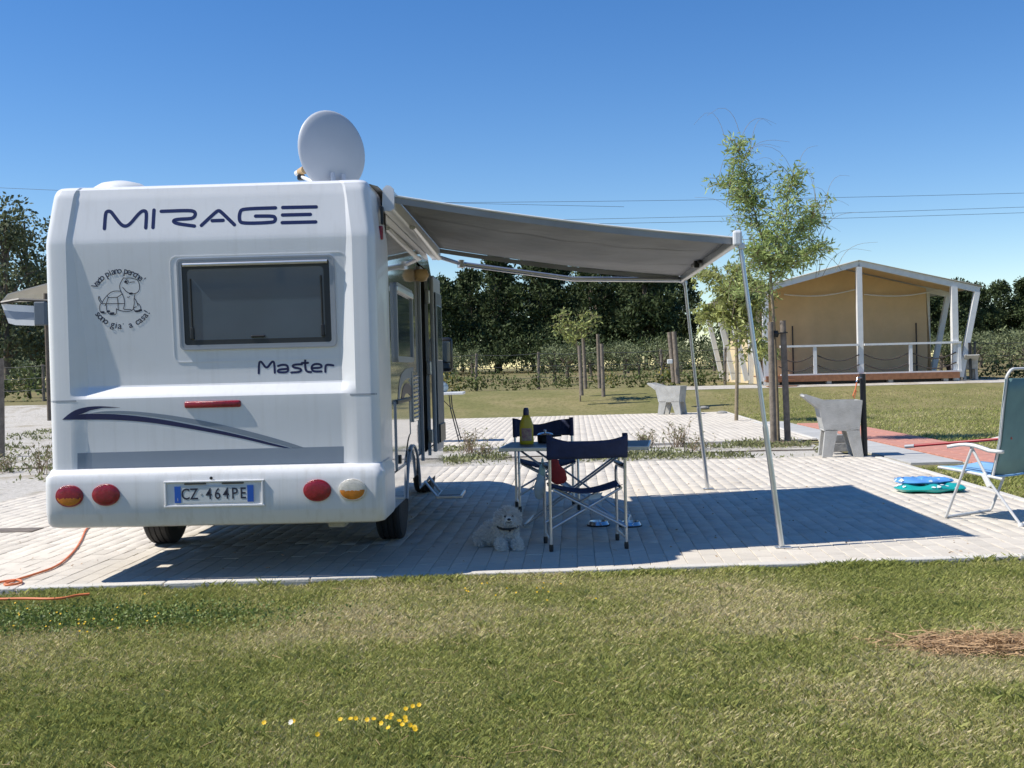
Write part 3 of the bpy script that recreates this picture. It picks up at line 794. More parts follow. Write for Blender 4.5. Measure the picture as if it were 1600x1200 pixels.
side_band(b, [(.95, .95), (1.05, 1.30), (1.35, 1.44), (2.1, 1.46)], [(1.02, .95), (1.12, 1.25), (1.4, 1.36), (2.1, 1.37)])
b.build('swoosh', M['grey_vinyl'], rv, fix=False)
b = MB(); side_band(b, [(1.12, 1.05), (1.3, 1.30), (1.7, 1.34), (2.58, 1.18)], [(1.2, 1.05), (1.4, 1.23), (1.7, 1.25), (2.58, 1.08)]); b.build('swoosh', M['navy'], rv, fix=False)
AX_R, AX_F = 1.78, 5.28
b = MB()   # side skirts with wheel arch
for sx in (-1, 1):
    prof = [(.42, .40), (AX_R - .50, .40)] + [(AX_R - .46 * math.cos(a), .34 + .44 * math.sin(a)) for a in np.linspace(.15, PI - .15, 13)] + [(AX_R + .50, .36), (4.6, .34), (4.6, .62)] + [(.42, .66)]
    top = [(y, .66) for y, z in prof]
    s = MB(); rows = [[(sx * (W + .012), y, z) for y, z in prof[:-2]], [(sx * (W + .012), y, max(z + .02, .66 + max(0, .15 * 0) if abs(y - AX_R) > .47 else z + .12)) for y, z in prof[:-2]]]
    s.grid(rows); s.build('skirt', M['side'], rv, fix=False)
for sx in (-1, 1):
    s = MB(); s.tube([(sx * (W + .02), AX_R - .47 * math.cos(a), .34 + .45 * math.sin(a)) for a in np.linspace(.12, PI - .12, 15)], .012, 8); s.build('wheel_arch', M['rim'], rv, smooth=60)
b = MB(); b.box((W + .008, .30, 2.42), (.03, .035, .10), bev=.008); b.build('side_marker', M['red_lens'], rv)
b = MB(); b.box((W + .012, .36, 2.55), (.02, .06, .13), bev=.005); b.build('awning_bracket', M['black'], rv)
b = MB(); b.lathe([(.002, -.06), (.05, -.05), (.075, 0), (.055, .05), (.002, .06)], (W + .05, 2.48, 2.30), 16); b.build('porch_lamp', M['beige_lnb'], rv, smooth=60)
# entrance door folded back against the front of the side wall
door = empty('entry_door', (W + .035, DY1 + .01, 0)); door.parent = rv; door.rotation_euler.z = R(-1.5)
MB().box((.028, .31, 1.49), (.040, .58, 1.74), bev=.015).build('door_leaf', M['rim'], door)
MB().box((.058, .31, 1.45), (.012, .50, 1.50), bev=.005).build('inner_panel', M['tabletop'], door)
MB().box((.062, .31, 1.80), (.012, .36, .55), bev=.004).build('door_window', M['glass'], door)
MB().box((.070, .31, .80), (.020, .42, .18), bev=.006).build('door_bin', M['black'], door)
for zz in (.78, 1.45, 2.15):
    MB().box((-.01, -.005, zz), (.05, .05, .13), bev=.008).build('hinge', M['alu'], door)
b = MB(); b.box((W + .012, DY0 - .02, 1.49), (.03, .035, 1.80)); b.box((W + .012, DY1 + .02, 1.49), (.03, .035, 1.80)); b.box((W + .012, (DY0 + DY1) / 2, DZ1 + .018), (.03, .6, .035))
b.build('door_frame', M['rim'], rv)
step = MB().box((W + .24, 2.92, .235), (.24, .46, .03), bev=.006)
for yy in (2.72, 3.12): step.tube([(W + .12, yy, .24), (W - .05, yy, .46)], .014, 6)
so = step.build('folding_step', M['alu'], rv)
MB().box((W + .24, 2.92, .252), (.20, .42, .006)).build('step_tread', M['black'], so)
# wheels
def wheel(x, y, side):
    wz = .335; root = empty('wheel', (x, y, wz)); root.parent = rv
    prof = [(.20, -.10), (.27, -.108), (.315, -.10), (.332, -.082), (.335, -.055), (.327, -.05), (.327, -.042), (.335, -.037), (.336, -.008), (.328, -.004), (.328, .004), (.336, .008), (.335, .037), (.327, .042), (.327, .05), (.335, .055), (.332, .082), (.315, .10), (.27, .108), (.20, .10)]
    MB().lathe(prof, (0, 0, 0), 48, 'X').build('tyre', M['rubber'], root, smooth=35)
    MB().lathe([(.20, -.09), (.20, .09), (.19, .095), (.12, .06), (.05, .075), (.01, .075)] if side > 0 else [(.01, -.075), (.05, -.075), (.12, -.06), (.19, -.095), (.20, -.09), (.20, .09)], (0, 0, 0), 32, 'X').build('rim', M['rim'], root, smooth=35)
for sx in (-1, 1):
    wheel(sx * .975, AX_R, sx); wheel(sx * .87, AX_F, sx)
b = MB(); b.tube([(-.9, AX_R, .33), (.9, AX_R, .33)], .05, 10); b.tube([(-.9, AX_F, .33), (.9, AX_F, .33)], .05, 10); b.build('axle', M['black'], rv)
b = MB(); b.box((.55, .25, .40), (.72, .3, .012)); b.box((.80, .28, .355), (.12, .16, .05), bev=.01); b.build('tow_bracket', M['conc'], rv)
b = MB(); b.tube([(-.35, .3, .37), (-.35, 1.2, .38), (-.2, 2.2, .40)], .035, 10); b.build('exhaust_pipe', M['black'], rv)
# cab
cabp = [(4.45, .42), (6.05, .40), (6.22, .55), (6.22, .85), (6.05, 1.05), (5.35, 1.28), (4.62, 1.98), (4.4, 2.02)]
b = MB(); n = len(cabp)
wx = [.98, .96, .90, .90, .92, .98, .86, .86]
b.grid([[(-wx[i], y, z) for i, (y, z) in enumerate(cabp)], [(-wx[i] * .9, y, z + (.02 if z > .6 else 0)) for i, (y, z) in enumerate(cabp)], [(wx[i] * .9, y, z + (.02 if z > .6 else 0)) for i, (y, z) in enumerate(cabp)], [(wx[i], y, z) for i, (y, z) in enumerate(cabp)]])
b.add([(-wx[i], y, z) for i, (y, z) in enumerate(cabp)], [tuple(range(n))]); b.add([(wx[i], y, z) for i, (y, z) in enumerate(cabp)], [tuple(range(n - 1, -1, -1))])
cab = b.build('cab', M['side'], rv, smooth=30)
b = MB(); b.add([(-.80, 5.30, 1.36), (.80, 5.30, 1.36), (.74, 4.72, 1.94), (-.74, 4.72, 1.94)], [(0, 1, 2, 3)]); b.build('windscreen', M['glass'], cab)
for sx in (-1, 1):
    b = MB(); b.add([(sx * .985, 4.55, 1.30), (sx * .985, 5.20, 1.30), (sx * .90, 4.72, 1.84), (sx * .90, 4.55, 1.86)], [(0, 1, 2, 3)]); b.build('cab_window', M['glass'], cab)
    b = MB(); b.box((sx * 1.175, 4.76, 1.60), (.215, .10, .385), bev=.04); b.tube([(sx * .95, 4.82, 1.38), (sx * 1.12, 4.80, 1.42)], .03, 8)
    mo = b.build('mirror', M['black'], rv, smooth=50)
    MB().box((sx * 1.175, 4.705, 1.63), (.165, .012, .23), bev=.01).build('mirror_glass', M['glass'], mo)
    MB().box((sx * 1.175, 4.705, 1.475), (.165, .012, .06), bev=.008).build('mirror_glass', M['glass'], mo)
# roof gear
x, z = at(190, 284, RVY + .46).x - RVX, 2.775
MB().lathe([(.22, 0), (.21, .03), (.15, .07), (.07, .09), (.002, .095)], (x, .46, z), 24).build('roof_vent', M['white_pl'], rv, smooth=50)
# satellite dish on the roof
dp = at(520, 236, RVY + 1.4); dx, dy, dzz = dp.x - RVX, 1.4, dp.z
dish = empty('satellite_dish', (dx, dy, dzz)); dish.parent = rv
rot = Matrix.Rotation(R(40), 3, 'Z') @ Matrix.Rotation(R(87), 3, 'X')    # local +z is the back of the bowl
b = MB(); b.lathe([(.002, .052), (.10, .048), (.20, .036), (.30, .016), (.335, .004), (.352, -.006), (.355, -.014), (.345, -.016), (.30, .004), (.20, .024), (.10, .036), (.002, .040)], (0, 0, 0), 44, 'Z', .87, .95, rot=rot)
for i, v in enumerate(b.v): pass
b.build('bowl', M['dish'], dish, smooth=50)
nb = rot @ Vector((0, 0, 1))
down = Vector((0, 0, -1))
foc = Vector((0, 0, 0)) - nb * .54 + Vector((0, 0, -.05))
b = MB(); b.tube([Vector((0, 0, -.33)), foc + Vector((0, 0, -.05))], .016, 8); b.build('arm', M['white_pl'], dish)
b = MB(); b.tube([foc + nb * .055, foc - nb * .04], [.036, .030], 14); b.build('feed_horn', M['beige_lnb'], dish, smooth=50)
b = MB(); b.tube([foc - nb * .04, foc - nb * .10], [.026, .024], 12); b.build('receiver_cap', M['white_pl'], dish, smooth=50)
b = MB(); b.box(foc - nb * .02 + Vector((0, 0, -.05)), (.06, .06, .05), bev=.01); b.build('receiver_body', M['black'], dish)
for s_ in (-1, 1):
    b = MB(); q = Vector((s_ * .05, 0, 0)); q.rotate(rot.to_quaternion()); b.tube([q + nb * .075 + Vector((0, 0, -.20)), q + nb * .095 + Vector((0, 0, -.32)), q + Vector((0, .06, -.42))], [.018, .026, .03], 8)
    b.build('bracket', M['dish'], dish)
b = MB(); b.lathe([(.16, 0), (.16, .05), (.08, .08), (.06, .16)], (0, .06, 2.775 - dzz), 20); b.build('mast_base', M['white_pl'], dish, smooth=40)

# ------------------------------------------------------------------ awning
AY0, AY1 = 7.90, 11.45
RAILN, RAILF = Vector((1.515, 8.42, 2.372)), Vector((1.57, 12.10, 2.375))
awn = empty('awning', (RVX + W, (AY0 + AY1) / 2, 2.6), 'grey awning rolled out from the motorhome over the camping table, standing on two legs', 'awning')
inv = Matrix.Translation(-awn.location)
def ap(o): o.matrix_local = Matrix.Translation(-Vector(awn.location)); return o
XW = RVX + W + .004
b = MB()
sec = [(0, 2.60), (.010, 2.745), (.035, 2.768), (.060, 2.766), (.082, 2.745), (.086, 2.67), (.080, 2.612), (.06, 2.598)]
b.grid([[(XW + x, y, z) for x, z in sec] for y in (AY0, AY1)], close=True); nb_ = len(sec)
ap(b.build('case', M['case'], awn, smooth=40))
for yy in (AY0 - .012, AY1 + .012):
    b = MB(); b.grid([[(XW + x, yy + d, z) for x, z in [(0, 2.59), (.010, 2.752), (.036, 2.776), (.064, 2.773), (.088, 2.75), (.092, 2.665), (.085, 2.603), (.06, 2.590)]] for d in (-.014, .014)], close=True)
    for d in (-.014, .014): b.add([(XW + x, yy + d, z) for x, z in [(0, 2.59), (.010, 2.752), (.036, 2.776), (.064, 2.773), (.088, 2.75), (.092, 2.665), (.085, 2.603), (.06, 2.590)]], [tuple(range(8))])
    ap(b.build('end_cap', M['case'], awn, smooth=40))
# fabric, sagging between case and front rail
CN, CF = Vector((XW + .088, AY0 + .05, 2.705)), Vector((XW + .088, AY1 - .05, 2.705))
rows = []; NU, NV = 34, 26
for i in range(NU + 1):
    u = i / NU; row = []
    for j in range(NV + 1):
        v = j / NV
        p_ = CN.lerp(CF, v).lerp(RAILN.lerp(RAILF, v) + Vector((0, lerp(.05, -.05, v), .02)), u)
        sag = -.030 * math.sin(PI * u) - .055 * math.sin(PI * v) * math.sin(PI * u) + (.012 * math.sin(v * 17 + u * 3 + 2 * math.sin(u * 5)) + .008 * math.sin(u * 31 + v * 9)) * math.sin(PI * u) * math.sin(PI * min(1, v * 1.2))
        row.append((p_.x, p_.y, p_.z + sag + .012 * math.exp(-((u - .30) / .02) ** 2) * 0))
    rows.append(row)
b = MB(); b.grid(rows); fab = ap(b.build('fabric', M['awn'], awn, smooth=60, fix=False))
sd = fab.modifiers.new('thickness', 'SOLIDIFY'); sd.thickness = .0015
# hems along the two sides hanging a little, joining seams below
for v0, nm in ((0.0, 'hem'), (1.0, 'hem')):
    b = MB(); j = 0 if v0 == 0 else NV
    b.grid([[Vector(rows[i][j]) + Vector((0, (.0 if v0 == 0 else 0), dzv)) for i in range(NU + 1)] for dzv in (-.004, -.05)])
    o = ap(b.build(nm, M['awn'], awn, fix=False)); o.modifiers.new('thickness', 'SOLIDIFY').thickness = .002
b = MB(); b.tube([Vector(rows[i][0]) + Vector((0, -.004, .004)) for i in range(NU + 1)], .008, 6); ap(b.build('sunlit_edge', M['white_pl'], awn, smooth=60))  # white tube standing in for the sunlit top edge of the fabric
for j in (7, 16):
    b = MB(); b.grid([[Vector(rows[i][j]) + Vector((0, d, -.004)) for i in range(NU + 1)] for d in (-.012, .012)]); ap(b.build('seam', M['awn'], awn, fix=False))
b = MB(); d_ = (RAILF - RAILN).normalized()
b.box((RAILN + RAILF) / 2, (.05, (RAILF - RAILN).length, .085), rz=math.atan2(-(RAILF - RAILN).x, (RAILF - RAILN).y), bev=.012); ap(b.build('front_rail', M['alu'], awn))
for q in (RAILN - d_ * .02, RAILF + d_ * .02):
    b = MB(); b.box(q + Vector((.005, 0, .01)), (.07, .05, .12), bev=.018); b.box(q + Vector((.035, 0, -.05)), (.05, .04, .05), bev=.012); ap(b.build('rail_end', M['case'], awn))
# folding arms with elbows
for (s0, el, e1) in ((Vector((XW + .10, AY1 - .12, 2.60)), Vector((XW + .30, AY1 + .06, 2.545)), RAILF + Vector((-.03, -.06, -.02))),
                     (Vector((XW + .10, AY0 + 1.0, 2.60)), Vector((XW + .10, AY1 - .3, 2.57)), None)):
    b = MB()
    if e1 is not None:
        b.tube([s0, el], .03, 8, squash=.7); b.tube([el, el.lerp(e1, .5) + Vector((0, 0, -.075)), e1], .030, 8, squash=.9); b.tube([el + Vector((0, 0, -.04)), el + Vector((0, 0, .04))], .04, 10)
    else: b.tube([s0, el], .026, 8, squash=.7)
    ap(b.build('arm', M['alu'], awn, smooth=50))
b = MB(); mid = RAILN.lerp(RAILF, .55) + Vector((-.05, 0, .01)); b.tube([mid + Vector((0, -.25, 0)), mid + Vector((0, .25, 0))], .018, 8); b.box(mid + Vector((-.02, -.15, -.02)), (.05, .05, .07), bev=.01)
ap(b.build('leg_lock', M['black'], awn))
def leg(top, foot):
    top = Vector(top); foot = Vector(foot); kn = top.lerp(foot, .62)
    root = MB(); root.tube([top, kn], .017, 8); o = ap(root.build('leg', M['alu'], awn, smooth=50))
    MB().tube([kn + (top - kn).normalized() * .05, foot + Vector((0, 0, .02))], .022, 10).build('lower_tube', M['alu'], o, smooth=50)
    MB().box((foot.x + .01, foot.y, .010), (.12, .06, .012), bev=.004).build('foot', M['alu'], o)
    return o
leg(RAILN + Vector((.03, 0, -.04)), (1.80, 8.36, 0)); leg(RAILF + Vector((.03, 0, -.04)), (1.84, 12.36, 0))

# ------------------------------------------------------------------ camping furniture under the awning
def director_chair(loc, rz, label, seed):
    """folding chair: local -y is the back, +y the direction one faces"""
    t = empty('folding_chair', loc, label, 'chair', 'folding chairs at the camping table', rz)
    hw, hd = .295, .205
    r_ = .0125
    for sx in (-1, 1):
        x = sx * hw
        MB().tube([(x, -hd, .03), (x, -hd, .50), (x, -hd - .035, .905)], r_, 8).build('leg', M['alu'], t, smooth=50)
        MB().tube([(x, hd, .03), (x, hd, .57), (x, hd - .015, .61), (x, hd - .06, .628), (x, -hd + .02, .632)], r_, 8).build('leg', M['alu'], t, smooth=50)
        MB().box((x, .02, .648), (.042, .34, .026), bev=.010).build('armrest', M['black'], t, smooth=50)
        MB().tube([(x, -hd, .085), (x, hd, .085)], .009, 8).build('floor_bar', M['alu'], t)
        for y in (-hd, hd): MB().lathe([(.016, 0), (.018, .03), (.016, .055)], (x, y, 0), 12).build('foot_cap', M['black'], t, smooth=50)
    for y, dy_ in ((-hd, .014), (hd, -.014)):
        MB().tube([(-hw, y + dy_, .17), (hw - .03, y + dy_, .475)], .0105, 8).build('cross_brace', M['alu'], t, smooth=50)
        MB().tube([(hw, y - dy_ * .8, .17), (-hw + .03, y - dy_ * .8, .475)], .0105, 8).build('cross_brace', M['alu'], t, smooth=50)
    for sx in (-1, 1): MB().tube([(sx * (hw - .03), -hd, .478), (sx * (hw - .03), hd, .478)], .010, 8).build('seat_rail', M['alu'], t)
    rows = []
    for i in range(15):
        u = i / 14; x = lerp(-hw + .02, hw - .02, u); sg = -.055 * math.sin(PI * u)
        rows.append([(x, y, .492 + sg + .010 * math.sin(y * 20)) for y in np.linspace(-hd - .01, hd + .02, 7)])
    b = MB(); b.grid(rows); o = b.build('seat', M['navy_cloth'], t, smooth=60, fix=False); o.modifiers.new('thickness', 'SOLIDIFY').thickness = .006
    rows = []
    for i in range(17):
        u = i / 16; x = lerp(-hw - .016, hw + .016, u); sg = math.sin(PI * u)
        rows.append([(x, -hd - .02 - .035 * (z - .70) / .2 - .05 * sg - .012, z - (.055 * sg ** 1.5 + .012 * math.sin(u * 9 + seed)) * (z - .72) / .18) for z in np.linspace(.72, .90, 6)])
    b = MB(); b.grid(rows); o = b.build('backrest', M['navy_cloth'], t, smooth=60, fix=False); o.modifiers.new('thickness', 'SOLIDIFY').thickness = .006
    for sx in (-1, 1): MB().tube([(sx * hw, -hd - .02, .715), (sx * hw, -hd - .036, .905)], .022, 10).build('backrest_sleeve', M['navy_cloth'], t, smooth=50)
    b = MB(); b.add([(.02, -hd + .02, .425), (.12, -hd + .02, .445), (.10, -hd + .01, .40), (.0, -hd + .01, .385)], [(0, 1, 2, 3)])
    b.build('care_tag', M['white_bag'], t, fix=False)
    return t
c1 = director_chair((.31, 8.66, 0), R(6), 'navy folding chair with its back turned, on the near side of the table', 0)
c2 = director_chair((.02, 11.02, 0), R(186), 'navy folding chair facing us from the far side of the table', 2)

tb = empty('camping_table', (.30, 9.92, 0), 'low grey topped folding table with crossed metal legs between the navy chairs', 'table', None, R(-7))
MB().box((0, 0, .715), (1.30, .72, .022), bev=.006).build('tabletop', M['tabletop'], tb)
b = MB()
for (cx, cy, w_, d_) in ((0, .36, 1.32, .018), (0, -.36, 1.32, .018), (.655, 0, .018, .72), (-.655, 0, .018, .72)): b.box((cx, cy, .708), (w_, d_, .034), bev=.004)
b.build('rim', M['alu'], tb)
for sy in (-1, 1):
    for s_ in (-1, 1):
        MB().tube([(s_ * .48, sy * .30, .695), (-s_ * .46, sy * .30 + s_ * .022, .015)], .0135, 8, squash=.7).build('leg', M['alu'], tb, smooth=50)
for s_ in (-1, 1): MB().tube([(s_ * .455, -.30, .03), (s_ * .455, .30, .03)], .010, 8).build('floor_bar', M['alu'], tb)
TZ = .7262
# bottle
bp_ = at(823, 688, 10.0); b = MB()
bt = empty('cleaner_bottle', (bp_.x, 10.0, TZ), 'tall yellow bottle with a dark blue cap standing on the camping table', 'bottle', None, R(4))
prof = [(.058, 0), (.065, .006), (.066, .03), (.062, .09), (.064, .14), (.060, .19), (.046, .235), (.032, .265), (.022, .272)]
MB().lathe(prof, (0, 0, 0), 28, sx=1.0, sy=.6).build('bottle_body', M['yellow'], bt, smooth=50)
MB().lathe([(.026, .268), (.028, .275), (.027, .31), (.020, .335), (.012, .337)], (0, 0, 0), 18).build('cap', M['navy_cap'], bt, smooth=45)
b = MB(); b.grid([[(r_ * 1.02 * math.cos(a), r_ * .612 * math.sin(a) - .0006, h) for a in np.linspace(PI + .75, 2 * PI - .75, 14)] for r_, h in ((.0658, .035), (.0625, .08), (.0628, .11), (.0636, .15))])
b.build('label', M['label'], bt, smooth=60)
# small dark pot
pp = at(852, 687, 10.12)
pt = empty('cooking_pot', (pp.x, 10.15, TZ), 'small black pot beside the yellow bottle on the camping table', 'pot')
MB().lathe([(.062, 0), (.072, .008), (.075, .07), (.078, .074), (.073, .078)], (0, 0, 0), 28).build('pot_body', M['black'], pt, smooth=40)
MB().lathe([(.076, .078), (.06, .09), (.02, .098), (.008, .10), (.014, .118), (.003, .124)], (0, 0, 0), 24).build('lid', M['steel'], pt, smooth=40)
MB().tube([(.07, 0, .06), (.15, -.02, .068)], .010, 8).build('handle', M['black'], pt)
# pale mesh bag and red cloth hung by the near chair
q = at(843, 770, 8.72)
bag = empty('mesh_bag', (q.x, 8.78, .35), 'pale green and white mesh bag hanging from the left arm of the near chair', 'bag')
blended('bag_body', [((0, 0, .10), (.048, .045, .075)), ((.008, 0, .17), (.036, .034, .07)), ((-.005, .005, .06), (.04, .038, .05))], .012, M['white_bag'], bag)
blended('bag_neck', [((.022, 0, .24), (.030, .026, .06)), ((.03, 0, .31), (.014, .014, .05))], .010, M['green_bag'], bag)
q = at(872, 760, 9.35)
cl = empty('red_cloth', (q.x, 9.35, .44), 'crumpled red cloth hanging below the edge of the camping table', 'cloth')
blended('cloth_fold', [((0, 0, .06), (.075, .04, .085)), ((-.03, 0, .14), (.05, .035, .08)), ((-.045, .01, .22), (.035, .03, .06)), ((.035, 0, .03), (.05, .03, .045))], .012, M['red_cloth'], cl)
# metal feeding bowls on the floor
for (px, py, lab) in ((935, 821, 'steel pet bowl on the paving under the near chair'), (985, 822, 'steel pet bowl on the paving, right of the near chair legs')):
    q = gnd(px, py); o = empty('pet_bowl', (q.x, q.y, 0), lab, 'bowl', 'pet bowls')
    MB().lathe([(.095, .001), (.098, .012), (.082, .040), (.078, .041), (.072, .012), (.01, .010)], (0, 0, 0), 28).build('bowl', M['steel'], o, smooth=40)
    MB().lathe([(.102, 0), (.104, .006), (.098, .013), (.096, .004)], (0, 0, 0), 28).build('rubber_ring', M['rubber'], o, smooth=40)

# ------------------------------------------------------------------ the dog, lying with its head up
q = gnd(792, 858)
dog = empty('dog', (q.x + .0, q.y + .10, 0), 'small white curly dog lying in the shade with its head up', 'dog', None, R(4))
dog.scale = (.95, .95, .95)
balls = [((-.11, .17, .095), (.11, .17, .092)), ((-.03, .05, .12), (.095, .12, .105)), ((.0, -.03, .135), (.085, .085, .115)),       # trunk, ribs, chest
         ((-.19, .20, .06), (.075, .12, .06)), ((.015, .18, .06), (.07, .11, .06)),                                              # haunches
         ((.005, -.05, .20), (.068, .07, .07)),                                                                                   # neck
         ((.01, -.075, .268), (.076, .075, .066)), ((.01, -.085, .295), (.062, .06, .045)),                                       # skull, topknot
         ((.012, -.135, .247), (.036, .045, .028)), ((-.028, -.10, .235), (.035, .04, .04)), ((.05, -.10, .235), (.035, .04, .04)),  # muzzle, cheeks
         ((-.068, -.055, .255), (.024, .032, .052)), ((.086, -.055, .255), (.024, .032, .052)),                                   # ears
         ((-.055, -.10, .045), (.036, .10, .040)), ((.075, -.10, .043), (.036, .10, .038)), ((-.05, -.18, .028), (.034, .04, .026)), ((.08, -.175, .028), (.034, .04, .026)),
         ((-.22, .10, .03), (.04, .06, .03)), ((-.15, .33, .08), (.03, .07, .035))]
body = blended('dog_body', balls, .0095, M['dog'], dog, 5)
me = body.data; nv = len(me.vertices); co = np.zeros(nv * 3); me.vertices.foreach_get('co', co); co = co.reshape(-1, 3)
no = np.zeros(nv * 3); me.vertices.foreach_get('normal', no); no = no.reshape(-1, 3)
N = 34000; k = rng.integers(0, nv, N); P = co[k] + rng.normal(0, .003, (N, 3)); D = no[k] + rng.normal(0, .55, (N, 3)) + np.array([0, 0, -.35])
face = (np.abs(P[:, 0] - .012) < .032) & (P[:, 1] < -.145) & (np.abs(P[:, 2] - .255) < .03)
P = P[~face]; D = D[~face]; N = len(P)
D /= np.linalg.norm(D, axis=1)[:, None]; S = np.cross(D, unit(N)); S /= np.linalg.norm(S, axis=1)[:, None]; S2 = np.cross(D, S)
ln = rng.uniform(.014, .034, N)[:, None]; wd = .0011
ti = P + D * ln + S2 * ln * rng.uniform(-.5, .5, N)[:, None]; ti[:, 2] = np.maximum(ti[:, 2], .002)
V = np.stack([P - S * wd, P + S * wd, P + D * ln * .6 + S * wd * .8 + S2 * .002, ti], 1).reshape(-1, 3); V[:, 2] = np.maximum(V[:, 2], .002)
np_mesh('fur', V, np.arange(4 * N).reshape(N, 4), M['fur'], dog)
MB().lathe([(.001, -.012), (.011, -.008), (.014, 0), (.010, .007), (.001, .010)], (.014, -.184, .258), 14, sx=1.15).build('nose', M['black'], dog, smooth=60)
for sx in (-1, 1): MB().lathe([(.001, -.009), (.007, -.006), (.0095, 0), (.007, .006), (.001, .009)], (.013 + sx * .032, -.148, .278), 12).build('eye', M['black'], dog, smooth=60)
b = MB(); b.tube([(.013 + .020 * s_, -.172 + abs(s_) * .006, .238 - .005 * (1 - abs(s_))) for s_ in (-1, -.5, 0, .5, 1)], .004, 6); b.build('mouth', M['black'], dog)
b = MB(); b.tube([(.005 + .085 * math.cos(a), -.055 + .088 * math.sin(a), .190 + .02 * math.sin(a)) for a in np.linspace(PI + .2, 2 * PI - .2, 14)], .010, 8); b.lathe([(.001, -.01), (.012, 0), (.001, .01)], (.02, -.153, .160), 10); b.build('collar', M['black'], dog, smooth=60)

# ------------------------------------------------------------------ reclining chair on the right, with the red tube over its arm
ch = empty('reclining_chair', (4.02, 9.66, 0), 'reclining camping chair with teal mesh back and light blue seat in the sun', 'chair', None, math.atan2(.57, .82))
hw = .335
for sx in (-1, 1):
    x = sx * hw
    MB().tube([(x, .06, .66), (x, .33, .03), (x * .98, .345, .014)], .0125, 10).build('front_leg', M['alu_paint'], ch, smooth=50)
    MB().tube([(x * .96, .09, .66), (x * .96, -.08, .36), (x * .96, -.35, .03)], .0125, 10).build('rear_leg', M['alu_paint'], ch, smooth=50)
    MB().box((x * .97, -.06, .37), (.028, .05, .13), rx=R(-28), bev=.01).build('pivot_joint', M['white_pl'], ch)
    ar = []
    for i in range(10):
        u = i / 9; ar.append([(x + sx * (-.022), lerp(.30, -.22, u), .655 + .035 * math.sin(PI * min(1, u * 1.3)) - .02 * u), (x + sx * .026, lerp(.30, -.22, u), .655 + .035 * math.sin(PI * min(1, u * 1.3)) - .02 * u)])
    b = MB(); b.grid(ar); o = b.build('armrest', M['white_pl'], ch, smooth=60, fix=False); o.modifiers.new('thickness', 'SOLIDIFY').thickness = .028
    MB().tube([(x * .9, -.10, .40), (x * .9, -.17, .70), (x * .9, -.205, .98), (x * .88, -.24, 1.25)], .0125, 10).build('back_tube', M['alu_paint'], ch, smooth=50)
    MB().lathe([(.02, 0), (.022, .015), (.016, .035)], (x * .96, -.36, 0), 12).build('foot_cap', M['white_pl'], ch)
MB().tube([(-hw * .98, .345, .014), (hw * .98, .345, .014)], .0125, 10).build('floor_bar', M['alu_paint'], ch)
MB().tube([(-hw * .95, -.355, .016), (hw * .95, -.355, .016)], .0125, 10).build('floor_bar', M['alu_paint'], ch)
MB().tube([(-hw * .88, -.24, 1.25)] + [(-hw * .88 + .06 * (1 - math.cos(a)), -.245 - .02 * math.sin(a), 1.25 + .07 * math.sin(a)) for a in (.5, 1., PI / 2)] + [(hw * .88 - .06 * (1 - math.cos(a)), -.245 - .02 * math.sin(a), 1.25 + .07 * math.sin(a)) for a in (PI / 2, 1., .5)] + [(hw * .88, -.24, 1.25)], .0125, 10).build('head_bar', M['alu_paint'], ch, smooth=50)
b = MB(); pr2 = [(-.085, .405), (-.13, .55), (-.165, .70), (-.185, .85), (-.20, .98), (-.222, 1.12), (-.238, 1.24)]
b.grid([[(x, y - .02 * math.cos(x / .3 * PI / 2), z) for x in np.linspace(-.285, .285, 9)] for y, z in pr2]); o = b.build('backrest', M['teal_mesh'], ch, smooth=60, fix=False); o.modifiers.new('thickness', 'SOLIDIFY').thickness = .003
for sx in (-1, 1):
    b = MB(); b.grid([[(x, y - .006, z) for x in (sx * .315, sx * .262)] for y, z in pr2]); o = b.build('backrest_edge', M['teal_edge'], ch, smooth=60, fix=False); o.modifiers.new('thickness', 'SOLIDIFY').thickness = .004
b = MB(); b.grid([[(x, y, z - .015 * math.cos(x / .3 * PI / 2)) for x in np.linspace(-.31, .31, 9)] for y, z in ((.41, .452), (.28, .445), (.1, .425), (-.05, .405), (-.11, .40))]); o = b.build('seat', M['blue_seat'], ch, smooth=60, fix=False); o.modifiers.new('thickness', 'SOLIDIFY').thickness = .012
for sx in (-1, 1): MB().tube([(sx * .315, .42, .452), (sx * .315, .1, .423), (sx * .315, -.2, .388)], .012, 8).build('seat_tube', M['alu_paint'], ch, smooth=50)
p0 = at(1424, 697, 10.05); p1 = at(1548, 687, 9.55)
d_ = (p1 - p0); p1 = p0 + d_ * 1.25
rp_ = empty('red_tube', p0, 'long dark red tube resting across the arm of the reclining chair', 'tube')
MB().tube([(0, 0, 0), p1 - p0], .0135, 10).build('tube_shaft', M['red_pole'], rp_, smooth=50)
MB().tube([(p0 - p1).normalized() * .06, (p1 - p0).normalized() * .03], .017, 10).build('end_cap', M['rim'], rp_, smooth=50)

